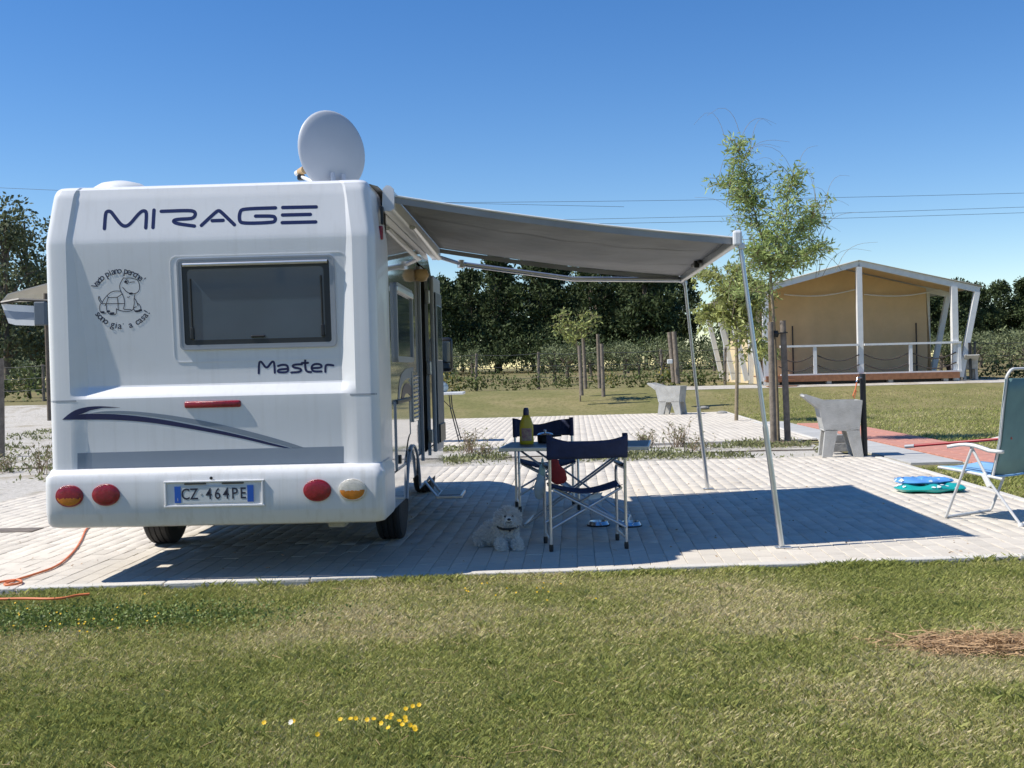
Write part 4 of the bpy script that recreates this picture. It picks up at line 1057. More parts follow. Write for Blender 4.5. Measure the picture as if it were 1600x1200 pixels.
# deflated swimming rings behind it
q = gnd(1452, 768)
def swim(name, loc, rx, ry, h, m, label, seed):
    r_ = random.Random(seed); t = empty(name, loc, label, 'swim ring', 'swim rings on the paving')
    n = 40; rows = []
    for i in range(n):
        a = 2 * PI * i / n; wob = 1 + .07 * math.sin(3 * a + seed) + .05 * math.sin(7 * a + seed * 2); row = []
        for k in range(12):
            b_ = 2 * PI * k / 12; rr = .52 + .46 * math.cos(b_); zz = h * (.5 + .5 * math.sin(b_) * (1 + .30 * math.sin(5 * a + seed)))
            row.append((rx * rr * wob * math.cos(a), ry * rr * wob * math.sin(a), max(.004, zz)))
        rows.append(row)
    rows.append(rows[0]); b = MB(); b.grid(rows, close=True); o = b.build('ring_body', m, t, smooth=70)
    for i in range(16):
        a = r_.uniform(0, 2 * PI); k = r_.uniform(.35, 1.0); V = []
        wob = 1 + .07 * math.sin(3 * a + seed) + .05 * math.sin(7 * a + seed * 2)
        c = Vector((rx * .96 * wob * math.cos(a), ry * .96 * wob * math.sin(a), h * .5)); nrm_ = Vector((math.cos(a) / rx, math.sin(a) / ry, .6 / .25)).normalized()
        bb = PI / 2 * r_.uniform(.2, .75); rr = .52 + .475 * math.cos(bb); zz = h * (.5 + .52 * math.sin(bb) * (1 + .30 * math.sin(5 * a + seed)))
        c = Vector((rx * rr * wob * math.cos(a), ry * rr * wob * math.sin(a), zz)); nrm_ = Vector((math.cos(bb) * math.cos(a), math.cos(bb) * math.sin(a), math.sin(bb) * 1.6)).normalized()
        u = nrm_.cross(Vector((0, 0, 1))).normalized(); v_ = nrm_.cross(u); c = c + nrm_ * .004
        MB().add([c + (u * math.cos(g_) * 1.5 + v_ * math.sin(g_)) * r_.uniform(.008, .022) for g_ in np.linspace(0, 2 * PI, 9)[:-1]], [tuple(range(8))]).build('printed_spot', M['ring_white'], o)
    return t
swim('swim_ring', (q.x, q.y + .02, .0), .37, .27, .085, M['ring_teal'], 'half deflated teal swim ring lying on the paving under a blue one', 3)
swim('swim_ring', (q.x - .05, q.y + .08, .080), .31, .21, .06, M['ring_blue'], 'half deflated light blue swim ring lying on top of the teal one', 8)

# orange extension lead running out from under the motorhome
pts = [gnd(*p_) for p_ in [(180, 800), (150, 815), (134, 828), (128, 845), (116, 864), (92, 886), (60, 898), (20, 910), (4, 916), (16, 917), (36, 913), (30, 908), (12, 910), (-10, 914), (-40, 922), (-60, 932), (-40, 939), (0, 939), (40, 938), (80, 939), (104, 937), (118, 933), (140, 931)]]
pts = [(p_.x, p_.y, .012 if p_.y > 7.3 else .012) for p_ in pts]
def sm3(pts, it=2):
    for _ in range(it):
        q_ = [pts[0]]
        for i in range(len(pts) - 1):
            a, c = Vector(pts[i]), Vector(pts[i + 1]); q_ += [tuple(a.lerp(c, .25)), tuple(a.lerp(c, .75))]
        q_.append(pts[-1]); pts = q_
    return pts
tag(MB().tube(sm3(pts), .0085, 8).build('extension_lead', M['orange'], smooth=60), 'orange extension lead trailing over the paving left of the motorhome', 'cable')

# ------------------------------------------------------------------ concrete sinks
def sink(loc, rz, s, label, scoop=True):
    t = empty('wash_sink', loc, label, 'sink', 'concrete sinks beside the pitches', rz)
    def Z(p): return tuple(v * s for v in p)
    d = .26
    # basin: outline in side elevation with the washboard lip rising to the left, walls round a hollow
    outer = [(-.22, .40), (.40, .40), (.46, .86), (-.16, .86), (-.52, .965), (-.56, .955), (-.56, .925), (-.30, .74)]
    b = MB()
    for yy0, yy1 in ((-d, -d + .05), (d - .05, d)):
        V = [Z((x, yy0, z)) for x, z in outer] + [Z((x, yy1, z)) for x, z in outer]; n = len(outer)
        b.add(V, [tuple(range(n - 1, -1, -1)), tuple(range(n, 2 * n))] + [(i, (i + 1) % n, n + (i + 1) % n, n + i) for i in range(n)])
    b.build('side_slab', M['conc'], t)
    b = MB()
    for poly in ([(.40, .40), (.46, .858), (.41, .858), (.35, .40)], [(-.22, .402), (.36, .402), (.36, .46), (-.20, .46)], [(-.56, .927), (-.298, .742), (-.218, .43), (-.17, .46), (-.25, .76), (-.54, .955)]):
        V = [Z((x, -d + .051, z)) for x, z in poly] + [Z((x, d - .051, z)) for x, z in poly]
        b.add(V, [(3, 2, 1, 0), (4, 5, 6, 7)] + [(i, (i + 1) % 4, 4 + (i + 1) % 4, 4 + i) for i in range(4)] if len(poly) == 4 else [tuple(range(5, -1, -1)), tuple(range(6, 12))] + [(i, (i + 1) % 6, 6 + (i + 1) % 6, 6 + i) for i in range(6)])
    b.build('basin', M['conc'], t)
    for sy in (-1, 1):
        for (x0, x1, f0, f1) in ((-.20, .02, -.26, -.09), (.16, .40, .30, .46)):
            y = sy * (d - .05); V = [Z((f0, y - .05, 0)), Z((f1, y - .05, 0)), Z((x1, y - .05, .42)), Z((x0, y - .05, .42)), Z((f0, y + .05, 0)), Z((f1, y + .05, 0)), Z((x1, y + .05, .42)), Z((x0, y + .05, .42))]
            MB().add(V, [(3, 2, 1, 0), (4, 5, 6, 7), (0, 1, 5, 4), (1, 2, 6, 5), (2, 3, 7, 6), (3, 0, 4, 7)]).build('leg', M['conc'], t)
    return t
q = gnd(1312, 714); sk1 = sink((q.x - .02, q.y + .2, 0), R(-6), .97, 'grey concrete sink beside a black post on the corner of the near pitch'); sk1.scale.x = .84
q = gnd(1042, 646, .0); sk2 = sink((q.x, 31.2, float(tz(31.2)) - .04), R(-28), .99, 'concrete sink on the far end of the second pitch beside two wooden posts')
q = at(1515, 592, 38.2); sink((q.x, 38.2, q.z - .02), R(80), .90, 'pale concrete sink right of the beige lodge tent')
# concrete blocks under the first sink
q = gnd(1318, 706)
tag(MB().box((q.x - .02, q.y + .12, .07), (.26, .2, .14), bev=.012).box((q.x - .03, q.y + .13, .205), (.22, .18, .12), bev=.012).build('concrete_block', M['stone']), 'rough grey block standing between the legs of the near sink', 'block')
# black water post with an orange strap
q = gnd(1339, 712)
bpst = empty('water_post', (q.x + .10, q.y - .05, 0), 'tall black post with a tap and orange strap beside the near sink', 'post')
MB().tube([(0, 0, 0), (-.01, 0, 1.22)], .045, 12).build('post_tube', M['black'], bpst, smooth=40)
MB().tube([(-.02, -.02, 1.16), (-.10, -.05, 1.16), (-.115, -.055, 1.10)], .014, 8).build('tap', M['steel'], bpst, smooth=50)
MB().tube([(-.10, -.05, 1.14), (-.13, -.05, 1.0), (-.17, -.05, .90), (-.15, -.05, .86), (-.12, -.05, .98)], .010, 6).build('strap', M['orange'], bpst)
q = at(1517, 592, 37.9)
tag(MB().tube([(q.x, 37.9, q.z), (q.x - .02, 37.9, q.z + 1.25)], .05, 10).build('water_post', M['black'], smooth=40), 'short black post standing in front of the sink by the lodge tent', 'post')

# ------------------------------------------------------------------ lodge tent
TY = 38.0; TZ0 = .66
def tp(px, py, Y=TY): return at(px, py, Y)
RX = tp(1343, 500).x; EX = tp(1530, 450).x - RX         # ridge x, half width at the eave tips
RZ = tp(1343, 407).z; EZ = tp(1530, 449).z
PXI = tp(1491, 500).x - RX                               # inner post offset
DZ = tp(1345, 584).z
DEP = 8.2
tent = empty('lodge_tent', (RX, TY, TZ0), 'beige canvas lodge tent with white timber frame and railed veranda', 'tent')
def tl(o): o.matrix_local = Matrix.Translation(-Vector(tent.location)); return o
def beam(s, a, c, wd, ht):
    a, c = Vector(a), Vector(c); t = (c - a); L_ = t.length; t.normalize(); up = Vector((0, 0, 1))
    sd_ = t.cross(up)
    if sd_.length < .05: sd_ = Vector((1, 0, 0))
    sd_.normalize(); up2 = sd_.cross(t)
    V = [a + sd_ * i * wd / 2 + up2 * j * ht / 2 for i, j in ((-1, -1), (1, -1), (1, 1), (-1, 1))] + [c + sd_ * i * wd / 2 + up2 * j * ht / 2 for i, j in ((-1, -1), (1, -1), (1, 1), (-1, 1))]
    s.add(V, [(3, 2, 1, 0), (4, 5, 6, 7), (0, 1, 5, 4), (1, 2, 6, 5), (2, 3, 7, 6), (3, 0, 4, 7)]); return s
GZ = TZ0 - .03
for k, yy in enumerate((TY, TY + 2.7, TY + 5.4, TY + DEP)):
    for sx in (-1, 1):
        tl(beam(MB(), (RX, yy, RZ - .09), (RX + sx * EX, yy, EZ - .09), .13, .20).build('rafter', M['white_wood'], tent))
        tl(beam(MB(), (RX + sx * PXI, yy, GZ), (RX + sx * PXI, yy, lerp(RZ, EZ, PXI / EX) - .17), .20, .20).build('post', M['white_wood'], tent))
        tl(beam(MB(), (RX + sx * (PXI + .17), yy + .002, GZ + .12), (RX + sx * (EX - .08), yy + .002, EZ - .12), .16, .18).build('slanted_post', M['white_wood'], tent))
tl(beam(MB(), (RX, TY - .01, DZ - .05), (RX, TY - .01, RZ - .22), .18, .18).build('post', M['white_wood'], tent))
ro = MB(); rows = []
for yy in np.linspace(TY - .12, TY + DEP + .3, 10):
    rows.append([(RX + x * EX * 1.03, yy, lerp(RZ, EZ, abs(x)) + .03 + .02 * math.sin(yy * 2.3 + x)) for x in np.linspace(-1, 1, 13)])
ro.grid(rows); o = tl(ro.build('roof', M['roofcloth'], tent, smooth=30, fix=False)); o.modifiers.new('thickness', 'SOLIDIFY').thickness = .02
# canvas room behind the veranda
CW = PXI - .25; CY = TY + 2.0
def roofz(x): return lerp(RZ, EZ, abs(x - RX) / EX) - .14
b = MB(); xs = np.linspace(RX - CW, RX + CW, 24)
b.grid([[(x, CY + (.05 * math.sin(x * 3) + .025 * math.sin(x * 9.3 + 3 * v)) * math.sin(PI * min(1, v + .12)), lerp(DZ, roofz(x), v)) for x in np.linspace(RX - CW, RX + CW, 60)] for v in np.linspace(0, 1, 14)])
tl(b.build('front_wall', M['canvas'], tent, smooth=60, fix=False))
for sx in (-1, 1):
    b = MB(); b.grid([[(RX + sx * CW + sx * (.18 * (1 - v) if True else 0) + .03 * math.sin(y * 4), y, lerp(GZ, roofz(RX + sx * CW), v)) for y in np.linspace(CY, TY + DEP, 16)] for v in np.linspace(0, 1, 6)])
    tl(b.build('side_wall', M['canvas_side'], tent, smooth=60, fix=False))
b = MB(); b.grid([[(x, TY + DEP, lerp(GZ, roofz(x), v)) for x in xs] for v in (0, 1)]); tl(b.build('rear_wall', M['canvas'], tent, fix=False))
b = MB(); b.grid([[(x, y, roofz(x) + .06) for x in np.linspace(RX - EX * .95, RX + EX * .95, 9)] for y in np.linspace(TY + .1, CY, 4)]); tl(b.build('veranda_lining', M['canvas'], tent, smooth=30, fix=False))
# zips on the wall, light string, deck, railing with ropes
for px in (1238, 1431):
    x = tp(px, 520, CY).x; b = MB(); b.box((x, CY - .04, DZ + .9), (.05, .012, 1.75)); tl(b.build('zip', M['rope'], tent))
for (a, c) in ((1225, 1338), (1350, 1472)):
    A_, B_ = tp(a, 460, CY - .1), tp(c, 452, CY - .1); b = MB(); b.tube([A_.lerp(B_, t) + Vector((0, 0, -.14 * math.sin(PI * t))) for t in np.linspace(0, 1, 12)], .028, 6); tl(b.build('light_string', M['white_wood'], tent))
nd = 12
b0 = None
for i in range(nd):
    y = TY - .25 + (i + .5) * 2.3 / nd
    if b0 is None: o = tl(MB().box((RX, 0, DZ - .03), (2 * PXI + .1, 2.3 / nd - .012, .045)).build('deck_board', M['deck'], tent)); b0 = o.data
    else: o = tl(link('deck_board', b0, tent))
    o.matrix_local = Matrix.Translation(Vector((0, y, 0)) - Vector(tent.location))
tl(MB().box((RX, TY - .24, DZ - .12), (2 * PXI + .12, .05, .20)).build('deck_fascia', M['deck'], tent))
for fx in (-.9, -.35, .3, .88): tl(MB().box((RX + PXI * fx, TY - .1, (GZ + DZ) / 2 - .08), (.16, .2, DZ - GZ - .15)).build('deck_pier', M['conc'], tent))
tl(MB().box((RX, TY + .5, (GZ + DZ) / 2 - .1), (2 * PXI, 1.0, DZ - GZ - .22)).build('deck_underside', M['black'], tent))
q0 = tp(1204, 597, TY - .5)
for i, (zz, yy) in enumerate(((DZ - .36, TY - .75), (DZ - .16, TY - .50))):
    tl(MB().box((RX - PXI + .35, yy, zz), (1.0, .28, .05)).build('step', M['deck'], tent))
RLZ = tp(1345, 540).z
for px in (1272, 1421, 1497):
    x = tp(px, 560).x; tl(MB().box((x, TY - .12, (DZ + RLZ) / 2), (.11, .09, RLZ - DZ - .02)).build('railing_post', M['white_wood'], tent))
for a, c in ((1218, 1340), (1349, 1500)):
    A_, B_ = tp(a, 560), tp(c, 560); tl(MB().box(((A_.x + B_.x) / 2, TY - .12, RLZ + .03), (B_.x - A_.x, .13, .07)).build('handrail', M['white_wood'], tent))
    tl(MB().box(((A_.x + B_.x) / 2, TY - .14, DZ + .02), (B_.x - A_.x, .10, .05)).build('base_rail', M['white_wood'], tent))
for (a, c) in ((1215, 1269), (1276, 1341), (1349, 1417), (1425, 1492)):
    for zz in (.62, .27):
        A_, B_ = tp(a, 560), tp(c, 560); b = MB(); b.tube([Vector((lerp(A_.x, B_.x, t), TY - .12, lerp(DZ, RLZ, zz) - .20 * math.sin(PI * t) + .06)) for t in np.linspace(0, 1, 10)], .022, 6); tl(b.build('rope', M['rope'], tent))
b = MB(); b.box((tp(1425, 425, TY + 1).x, TY + 1.5, lerp(RZ, EZ, .44) + .12), (.28, .2, .08), bev=.02); tl(b.build('roof_vent', M['black'], tent))
sheet('gravel_apron', 4.0, 16.5, 36.9, 38.9, -.028, M['gravel'])

# ------------------------------------------------------------------ plants
def plant(name, loc, label, cat, group, trunk_me, crown_me, rz=0., s=1.):
    t = empty(name, loc, label, cat, group, rz); t.scale = (s, s, s)
    if trunk_me: link('trunk', trunk_me, t)
    link('crown', crown_me, t); return t
def take(o): me = o.data; bpy.data.objects.remove(o); return me
def make_pine(seed, H_=10.5, wide=3.0, leafm='leaf_pine', low=.14, nb_=40, per=190, size=.40):
    r_ = random.Random(seed); b = MB(); blobs = []
    lean = (r_.uniform(-.5, .5), r_.uniform(-.5, .5))
    tp_ = [(lean[0] * u * u, lean[1] * u * u, H_ * .92 * u) for u in np.linspace(0, 1, 7)]
    b.tube(tp_, [.22 * (1 - .75 * u) for u in np.linspace(0, 1, 7)], 8)
    for i in range(nb_):
        u = r_.uniform(low, 1); a = r_.uniform(0, 2 * PI); prof = math.sin(PI * min(1, .22 + (u - low) / (1 - low) * .80)) ** .8
        rad = wide * prof * r_.uniform(.35, 1)
        c = (lean[0] * u * u + rad * math.cos(a), lean[1] * u * u + rad * math.sin(a), H_ * u)
        k = r_.uniform(.75, 1.35); blobs.append((c, (k * 1.15, k * 1.15, k * .72)))
        u0 = max(.2, u - .16)
        b.tube([(lean[0] * u0 * u0, lean[1] * u0 * u0, H_ * u0 * .92), (c[0] * .6, c[1] * .6, c[2] - .5), (c[0], c[1], c[2] - .2)], [.07, .045, .02], 5)
    P, D = blob_points(blobs, per, .45); V, Q = leaf_quads(P, size, .55, D * .6 + np.array([0, 0, .25]))
    cr = np_mesh('crown', V, Q, M[leafm]); return take(b.build('trunk', M['bark'], smooth=50)), take(cr)
pines = [make_pine(s_, 10.8 + (s_ % 3) * .4, 2.7 + .25 * (s_ % 3), low=(.14, .22, .34, .18, .28)[s_ - 11]) for s_ in range(11, 16)]
r_ = random.Random(4)
x = -62.
k = 0
GP = 'pines of the dark wood behind the olive grove'
while x < 75:
    for row, y in enumerate((86., 93., 101.)):
        xx = x + row * 1.9 + r_.uniform(-1, 1); yy = y + r_.uniform(-2, 2)
        px = 847 + xx / yy * 1700
        if 1095 < px < 1130: continue
        s_ = r_.uniform(.70, .82)
        if px > 1120: s_ *= .74
        tm, cm = pines[r_.randrange(5)]
        plant('pine_tree', (xx, yy, float(tz(yy)) - .1), 'dark green pine standing in the dense wood behind the olive grove', 'tree', GP, tm, cm, r_.uniform(0, 6.28), s_)
    x += 3.9
# reflected wood behind the viewer
for i in range(14):
    tm, cm = pines[i % 5]; xx = -52 + i * 8 + r_.uniform(-2, 2)
    plant('pine_tree', (xx, -70 + r_.uniform(-4, 4), -.1), 'dark green pine behind the viewer, seen only as a reflection in the rear window', 'tree', 'pines behind the viewer', tm, cm, r_.uniform(0, 6.28), 1.0)
# tall eucalyptus on the left
for i, (px, Y, s_, lab) in enumerate(((12, 58, .95, 'tall eucalyptus at the left edge of the picture'), (52, 63, 1.0, 'tall eucalyptus rising just left of the motorhome'), (-40, 60, 1.0, 'tall eucalyptus left of the picture edge'), (110, 66, .95, 'tall eucalyptus hidden mostly behind the motorhome'))):
    tm, cm = make_pine(40 + i, 10.6, 2.3, 'leaf_euc', .2, 25, 140, .28); q = at(px, 600, Y)
    plant('eucalyptus_tree', (q.x, Y, float(tz(Y)) - .1), lab, 'tree', 'tall trees on the left', tm, cm, 0, s_)
# olive grove
def make_olive(seed):
    r_ = random.Random(seed); b = MB(); blobs = []
    b.tube([(0, 0, 0), (.05, .02, .5), (.0, .08, 1.0)], [.10, .08, .06], 7)
    for i in range(9):
        a = r_.uniform(0, 2 * PI); rad = r_.uniform(.2, .8); c = (rad * math.cos(a), rad * math.sin(a), r_.uniform(.45, 1.65)); b.tube([(0, .05, .7), c], [.04, .012], 5)
        blobs.append((c, (r_.uniform(.35, .6),) * 2 + (r_.uniform(.3, .5),)))
    P, D = blob_points(blobs, 420, .3); V, Q = leaf_quads(P, .16, .35, D * .5 + np.array([0, 0, .3]))
    return take(b.build('trunk', M['bark'], smooth=50)), take(np_mesh('crown', V, Q, M['leaf_olive']))
olives = [make_olive(s_) for s_ in (1, 2, 3, 4)]
r_ = random.Random(9)
for row, Y in enumerate((47., 51.5, 56.5, 62., 68.)):
    x = -22. + row * .7
    while x < 44:
        px = 847 + x / Y * 1700
        if not (745 < px < 875 and row > 0 and px > 750) and r_.random() > .08 and not (6.5 < x < 16 and Y < 50):
            tm, cm = olives[r_.randrange(4)]; yy = Y + r_.uniform(-.6, .6)
            plant('olive_tree', (x + r_.uniform(-.5, .5), yy, float(tz(yy)) - .08), 'young grey green olive tree growing in the grove behind the wire fence', 'tree', 'olive trees in the grove', tm, cm, r_.uniform(0, 6.28), r_.uniform(.85, 1.12))
        x += 2.5
# wire fence with wooden posts
fence = empty('wire_fence', (1, 41, .66), 'wire fence with wooden posts along the far edge of the lawn', 'fence')
fx = [x for x in np.arange(-26, 46, 2.35)]
pm = None
for x in fx:
    y = 41.2 + .02 * x; o = None
    if pm is None: o = MB().tube([(0, 0, -.1), (.01, 0, .7), (.0, .01, 1.42)], [.06, .055, .05], 8).build('fence_post', M['wood_stake'], fence); pm = o.data
    else: o = link('fence_post', pm, fence)
    o.matrix_local = Matrix.Translation(Vector((x, y, float(tz(y)) - .06)) - Vector(fence.location)) @ Matrix.Rotation(r_.uniform(-.04, .04), 4, 'Y') @ Matrix.Rotation(r_.uniform(0, 6), 4, 'Z')
for h in (.35, .80, 1.25):
    b = MB(); b.tube([(x, 41.14 + .02 * x, .66 + h - (.05 if i % 2 else 0) - .66) for i, x in enumerate(np.arange(-26, 46, 1.175))], .009, 4); o = b.build('wire', M['wire'], fence); o.matrix_local = Matrix.Translation((-1, -41, 0.04))
# bushy weeds along the fence
def make_bush(seed, n=7, size=.13, per=380, m='leaf_shrub'):
    r_ = random.Random(seed); blobs = [((r_.uniform(-.7, .7), r_.uniform(-.3, .3), r_.uniform(.12, .42)), (r_.uniform(.3, .5), r_.uniform(.25, .4), r_.uniform(.22, .36))) for i in range(n)]
    P, D = blob_points(blobs, per, .3); P[:, 2] = np.maximum(P[:, 2], .02); V, Q = leaf_quads(P, size, .45, D * .6 + np.array([0, 0, .4])); return take(np_mesh('crown', V, Q, M[m]))
under = [make_bush(s_, 9, .055, 1300, 'leaf_pine') for s_ in (21, 22)]; bushes = [make_bush(s_) for s_ in (1, 2, 3)]; blooms = make_bush(7, 3, .10, 200, 'leaf_yel')
x = -16.
while x < 31:
    if not 6.9 < x < 15.6:
        y = 40.1 + r_.uniform(-.4, .3); t = empty('shrub', (x, y, float(tz(y)) - .06), 'low green bush in the scrubby row along the wire fence', 'bush', 'bushes along the fence', r_.uniform(-.4, .4)); s_ = r_.uniform(.75, 1.25); t.scale = (s_,) * 3
        link('foliage', bushes[r_.randrange(3)], t)
        if r_.random() < .4: o = link('bloom', blooms, t); o.location = (0, -.15, .12); o['kind'] = 'stuff'
    x += r_.uniform(.9, 1.25)
# dark undergrowth at the foot of the wood
x = -60.
while x < 74:
    y = 81.5 + r_.uniform(-2.5, 2.5); t = empty('undergrowth_bush', (x, y, float(tz(y)) - .1), 'dark bush in the undergrowth at the foot of the pine wood', 'bush', 'undergrowth below the pines', r_.uniform(-1, 1)); s_ = r_.uniform(3.2, 5.2); t.scale = (s_, s_, s_ * r_.uniform(.8, 1.2))
    link('foliage', under[r_.randrange(2)], t); x += r_.uniform(1.7, 2.5)
# scrub belt below the far trees on the left
x = -46.
while x < -19:
    y = 39.5 + r_.uniform(-1, 3); t = empty('shrub', (x, y, float(tz(y)) - .06), 'bush beyond the gravel yard left of the motorhome', 'bush', 'bushes beyond the gravel yard', r_.uniform(-1, 1)); s_ = r_.uniform(1.4, 2.4); t.scale = (s_,) * 3
    link('foliage', bushes[r_.randrange(3)], t); x += 1.5
q = at(1487, 588, TY + .6)
pl_ = empty('potted_plant', (q.x, TY + .7, DZ), 'small dark potted plant in the right corner of the tent veranda', 'plant'); MB().lathe([(.12, 0), (.16, .25), (.15, .26)], (0, 0, 0), 14).build('pot', M['black'], pl_)
_o = link('foliage', bushes[1], pl_); _o.scale = (.45, .6, 1.1); _o.location = (0, 0, .25)
# staked trees
def stake(px0, py0, px1, py1, Y, rad, label, group):
    a, c = at(px0, py0, Y), at(px1, py1, Y)
    o = MB().tube([(0, 0, -.1), ((c.x - a.x) * .5, .01, (c.z - a.z) * .5), (c.x - a.x, 0, c.z - a.z)], [rad * 1.05, rad, rad * .95], 10).build('wooden_stake', M['wood_stake'], smooth=50)
    o.location = (a.x, Y, a.z); return tag(o, label, 'stake', group)
def even(pts, n=16):
    p = np.array([tuple(q) for q in pts]); d = np.concatenate([[0], np.cumsum(np.linalg.norm(np.diff(p, axis=0), axis=1))]); t = np.linspace(0, d[-1], n)
    return [tuple(float(np.interp(u, d, p[:, k])) for k in range(3)) for u in t]
def leafy_tree(name, base, leaders, leafm, nleaf, size, aspect, label, wisps=0, spread=.33, seed=1, rtrunk=.035, droop=0., sub=26):
    """trunk splitting into leaders (lists of points), side twigs, leaves along the twigs"""
    r_ = random.Random(seed); t = empty(name, base, label, 'tree'); bs = Vector(base)
    tr = MB(); pts = []
    for ld in leaders:
        L_ = [Vector(p) - bs for p in ld['p']]; n = len(L_); r0 = ld.get('r', rtrunk)
        Ls = even(sm3([tuple(p) for p in L_], 2)); m_ = len(Ls)
        tr.tube(Ls, [max(.004, r0 * (1 - .85 * i / (m_ - 1))) if not ld.get('stem') else r0 * (1 - .3 * i / (m_ - 1)) for i in range(m_)], 7)
        if ld.get('bare'): continue
        for s_ in range(ld.get('n', sub)):
            u = r_.uniform(ld.get('u0', .1), 1.0); i = min(m_ - 2, int(u * (m_ - 1))); p = Vector(Ls[i]).lerp(Vector(Ls[i + 1]), u * (m_ - 1) - i)
            dr = Vector((r_.gauss(0, 1), r_.gauss(0, 1), r_.uniform(-.3, .9) - droop)).normalized(); ln = spread * r_.uniform(.5, 1.3) * (1.1 - .45 * u)
            q_ = p + dr * ln + Vector((0, 0, -.25 * ln * droop)); tr.tube([p, p.lerp(q_, .5) + Vector((0, 0, .03)), q_], [.007, .005, .003], 4)
            for _ in range(int(nleaf)):
                v = r_.uniform(.15, 1.08); pts.append(tuple(p.lerp(q_, v) + Vector((r_.gauss(0, .045), r_.gauss(0, .045), r_.gauss(0, .045)))))
    for w_ in range(wisps):
        ld = leaders[r_.randrange(1, len(leaders))]; p = Vector(ld['p'][-1]) - bs + Vector((r_.gauss(0, .12), r_.gauss(0, .12), r_.uniform(-.6, .1)))
        dx_ = r_.uniform(-.9, .9); h_ = r_.uniform(.3, .8)
        wp = even(sm3([p, p + Vector((dx_ * .2, 0, h_ * .7)), p + Vector((dx_ * .55, .05, h_)), p + Vector((dx_, .1, h_ * r_.uniform(.6, 1.05)))], 2), 9); tr.tube(wp, [lerp(.004, .0016, k_ / 8) for k_ in range(9)], 4)
    tro = tr.build('trunk', M['bark_young'], t, smooth=60)
    P = np.array(pts); V, Q = leaf_quads(P, size, aspect, None, droop); np_mesh('crown', V, Q, M[leafm], t); return t
Y0 = 19.5
def tpx(L_, Y=Y0): return [at(px, py, Y + (dy_[0] if dy_ else 0)) for px, py, *dy_ in L_]
q = at(1216, 690, Y0); base = (q.x, Y0, 0)
leaders = [dict(p=[(q.x, Y0, -.05)] + tpx([(1213, 600), (1209, 500), (1205, 450), (1204, 430)]), r=.036, stem=True, bare=True),
           dict(p=tpx([(1204, 430), (1192, 375, .1), (1178, 330, .2), (1172, 290, .2), (1160, 250, .1), (1146, 218, 0)]), n=95, u0=.10, r=.022),
           dict(p=tpx([(1204, 432), (1215, 385, -.1), (1228, 340, -.2), (1232, 300, -.2), (1240, 268, -.1)]), n=68, u0=.05, r=.018),
           dict(p=tpx([(1204, 435), (1222, 400, .2), (1250, 365, .3), (1270, 335, .4), (1290, 318, .3)]), n=80, u0=.1, r=.015),
           dict(p=tpx([(1205, 445), (1235, 415, -.2), (1262, 395, -.3), (1285, 385, -.3)]), n=50, u0=.1, r=.012),
           dict(p=tpx([(1204, 430), (1190, 405, -.3), (1176, 385, -.4)]), n=44, u0=.1, r=.010),
           dict(p=tpx([(1178, 330, .2), (1150, 300, .3), (1128, 282, .3)]), n=40, u0=.1, r=.010),
           dict(p=tpx([(1207, 470), (1190, 455, .2), (1168, 452, .2), (1150, 462, .2)]), n=16, u0=.2, r=.008)]
leafy_tree('willow_sapling', base, leaders, 'leaf_young', 20, .115, .24, 'slender young tree with wispy twigs tied to two stakes on the gravel strip', wisps=40, seed=3, spread=.50)
stake(1209, 690, 1204, 503, Y0 - .12, .055, 'weathered stake just left of the willow sapling trunk', 'stakes at the willow sapling')
stake(1231, 688, 1223, 501, Y0 - .05, .055, 'weathered stake just right of the willow sapling trunk', 'stakes at the willow sapling')
a_ = at(1211, 522, Y0); tie = MB(); tie.lathe([(.05, -.06), (.065, 0), (.05, .06)], (a_.x, Y0 - .02, a_.z), 12); tie.tube([(a_.x - .1, Y0 - .12, a_.z), (a_.x + .2, Y0 - .1, a_.z + .02)], .012, 6)
tag(tie.build('tree_tie', M['black'], smooth=50), 'black rubber tie binding the willow sapling to its stakes', 'tie')
q = at(1212, 692, Y0)
tag(MB().lathe([(.75, -.02), (.6, .03), (.3, .06), (.02, .07)], (q.x, Y0, -.045), 24, sy=.9).build('soil_mound', M['soil'], smooth=60), kind='structure')
# light green tree behind, in front of the tent's left side
Y1 = 27.0; q = at(1150, 640, Y1)
leaders = [dict(p=[(q.x, Y1, 0)] + tpx([(1152, 560), (1148, 500), (1150, 470)], Y1), r=.05, stem=True, bare=True),
           dict(p=tpx([(1150, 480), (1130, 450, .2), (1112, 430, .2), (1100, 418, .2)], Y1), n=40, r=.02), dict(p=tpx([(1150, 475), (1150, 440, -.2), (1142, 415, -.3)], Y1), n=36, r=.02),
           dict(p=tpx([(1150, 480), (1175, 450, .3), (1192, 425, .3)], Y1), n=34, r=.018), dict(p=tpx([(1148, 500), (1122, 485, .2), (1105, 478, .2)], Y1), n=34, r=.015),
           dict(p=tpx([(1150, 510), (1172, 500, -.3), (1185, 520, -.3), (1188, 560, -.3)], Y1), n=30, r=.014), dict(p=tpx([(1150, 500), (1170, 470, -.2), (1205, 455, -.2)], Y1), n=30, r=.014)]
leafy_tree('pepper_tree', (q.x, Y1, 0), leaders, 'leaf_pepper', 26, .17, .28, 'light green drooping tree behind the front awning leg, left of the tent', wisps=0, seed=5, spread=.68, droop=.45)
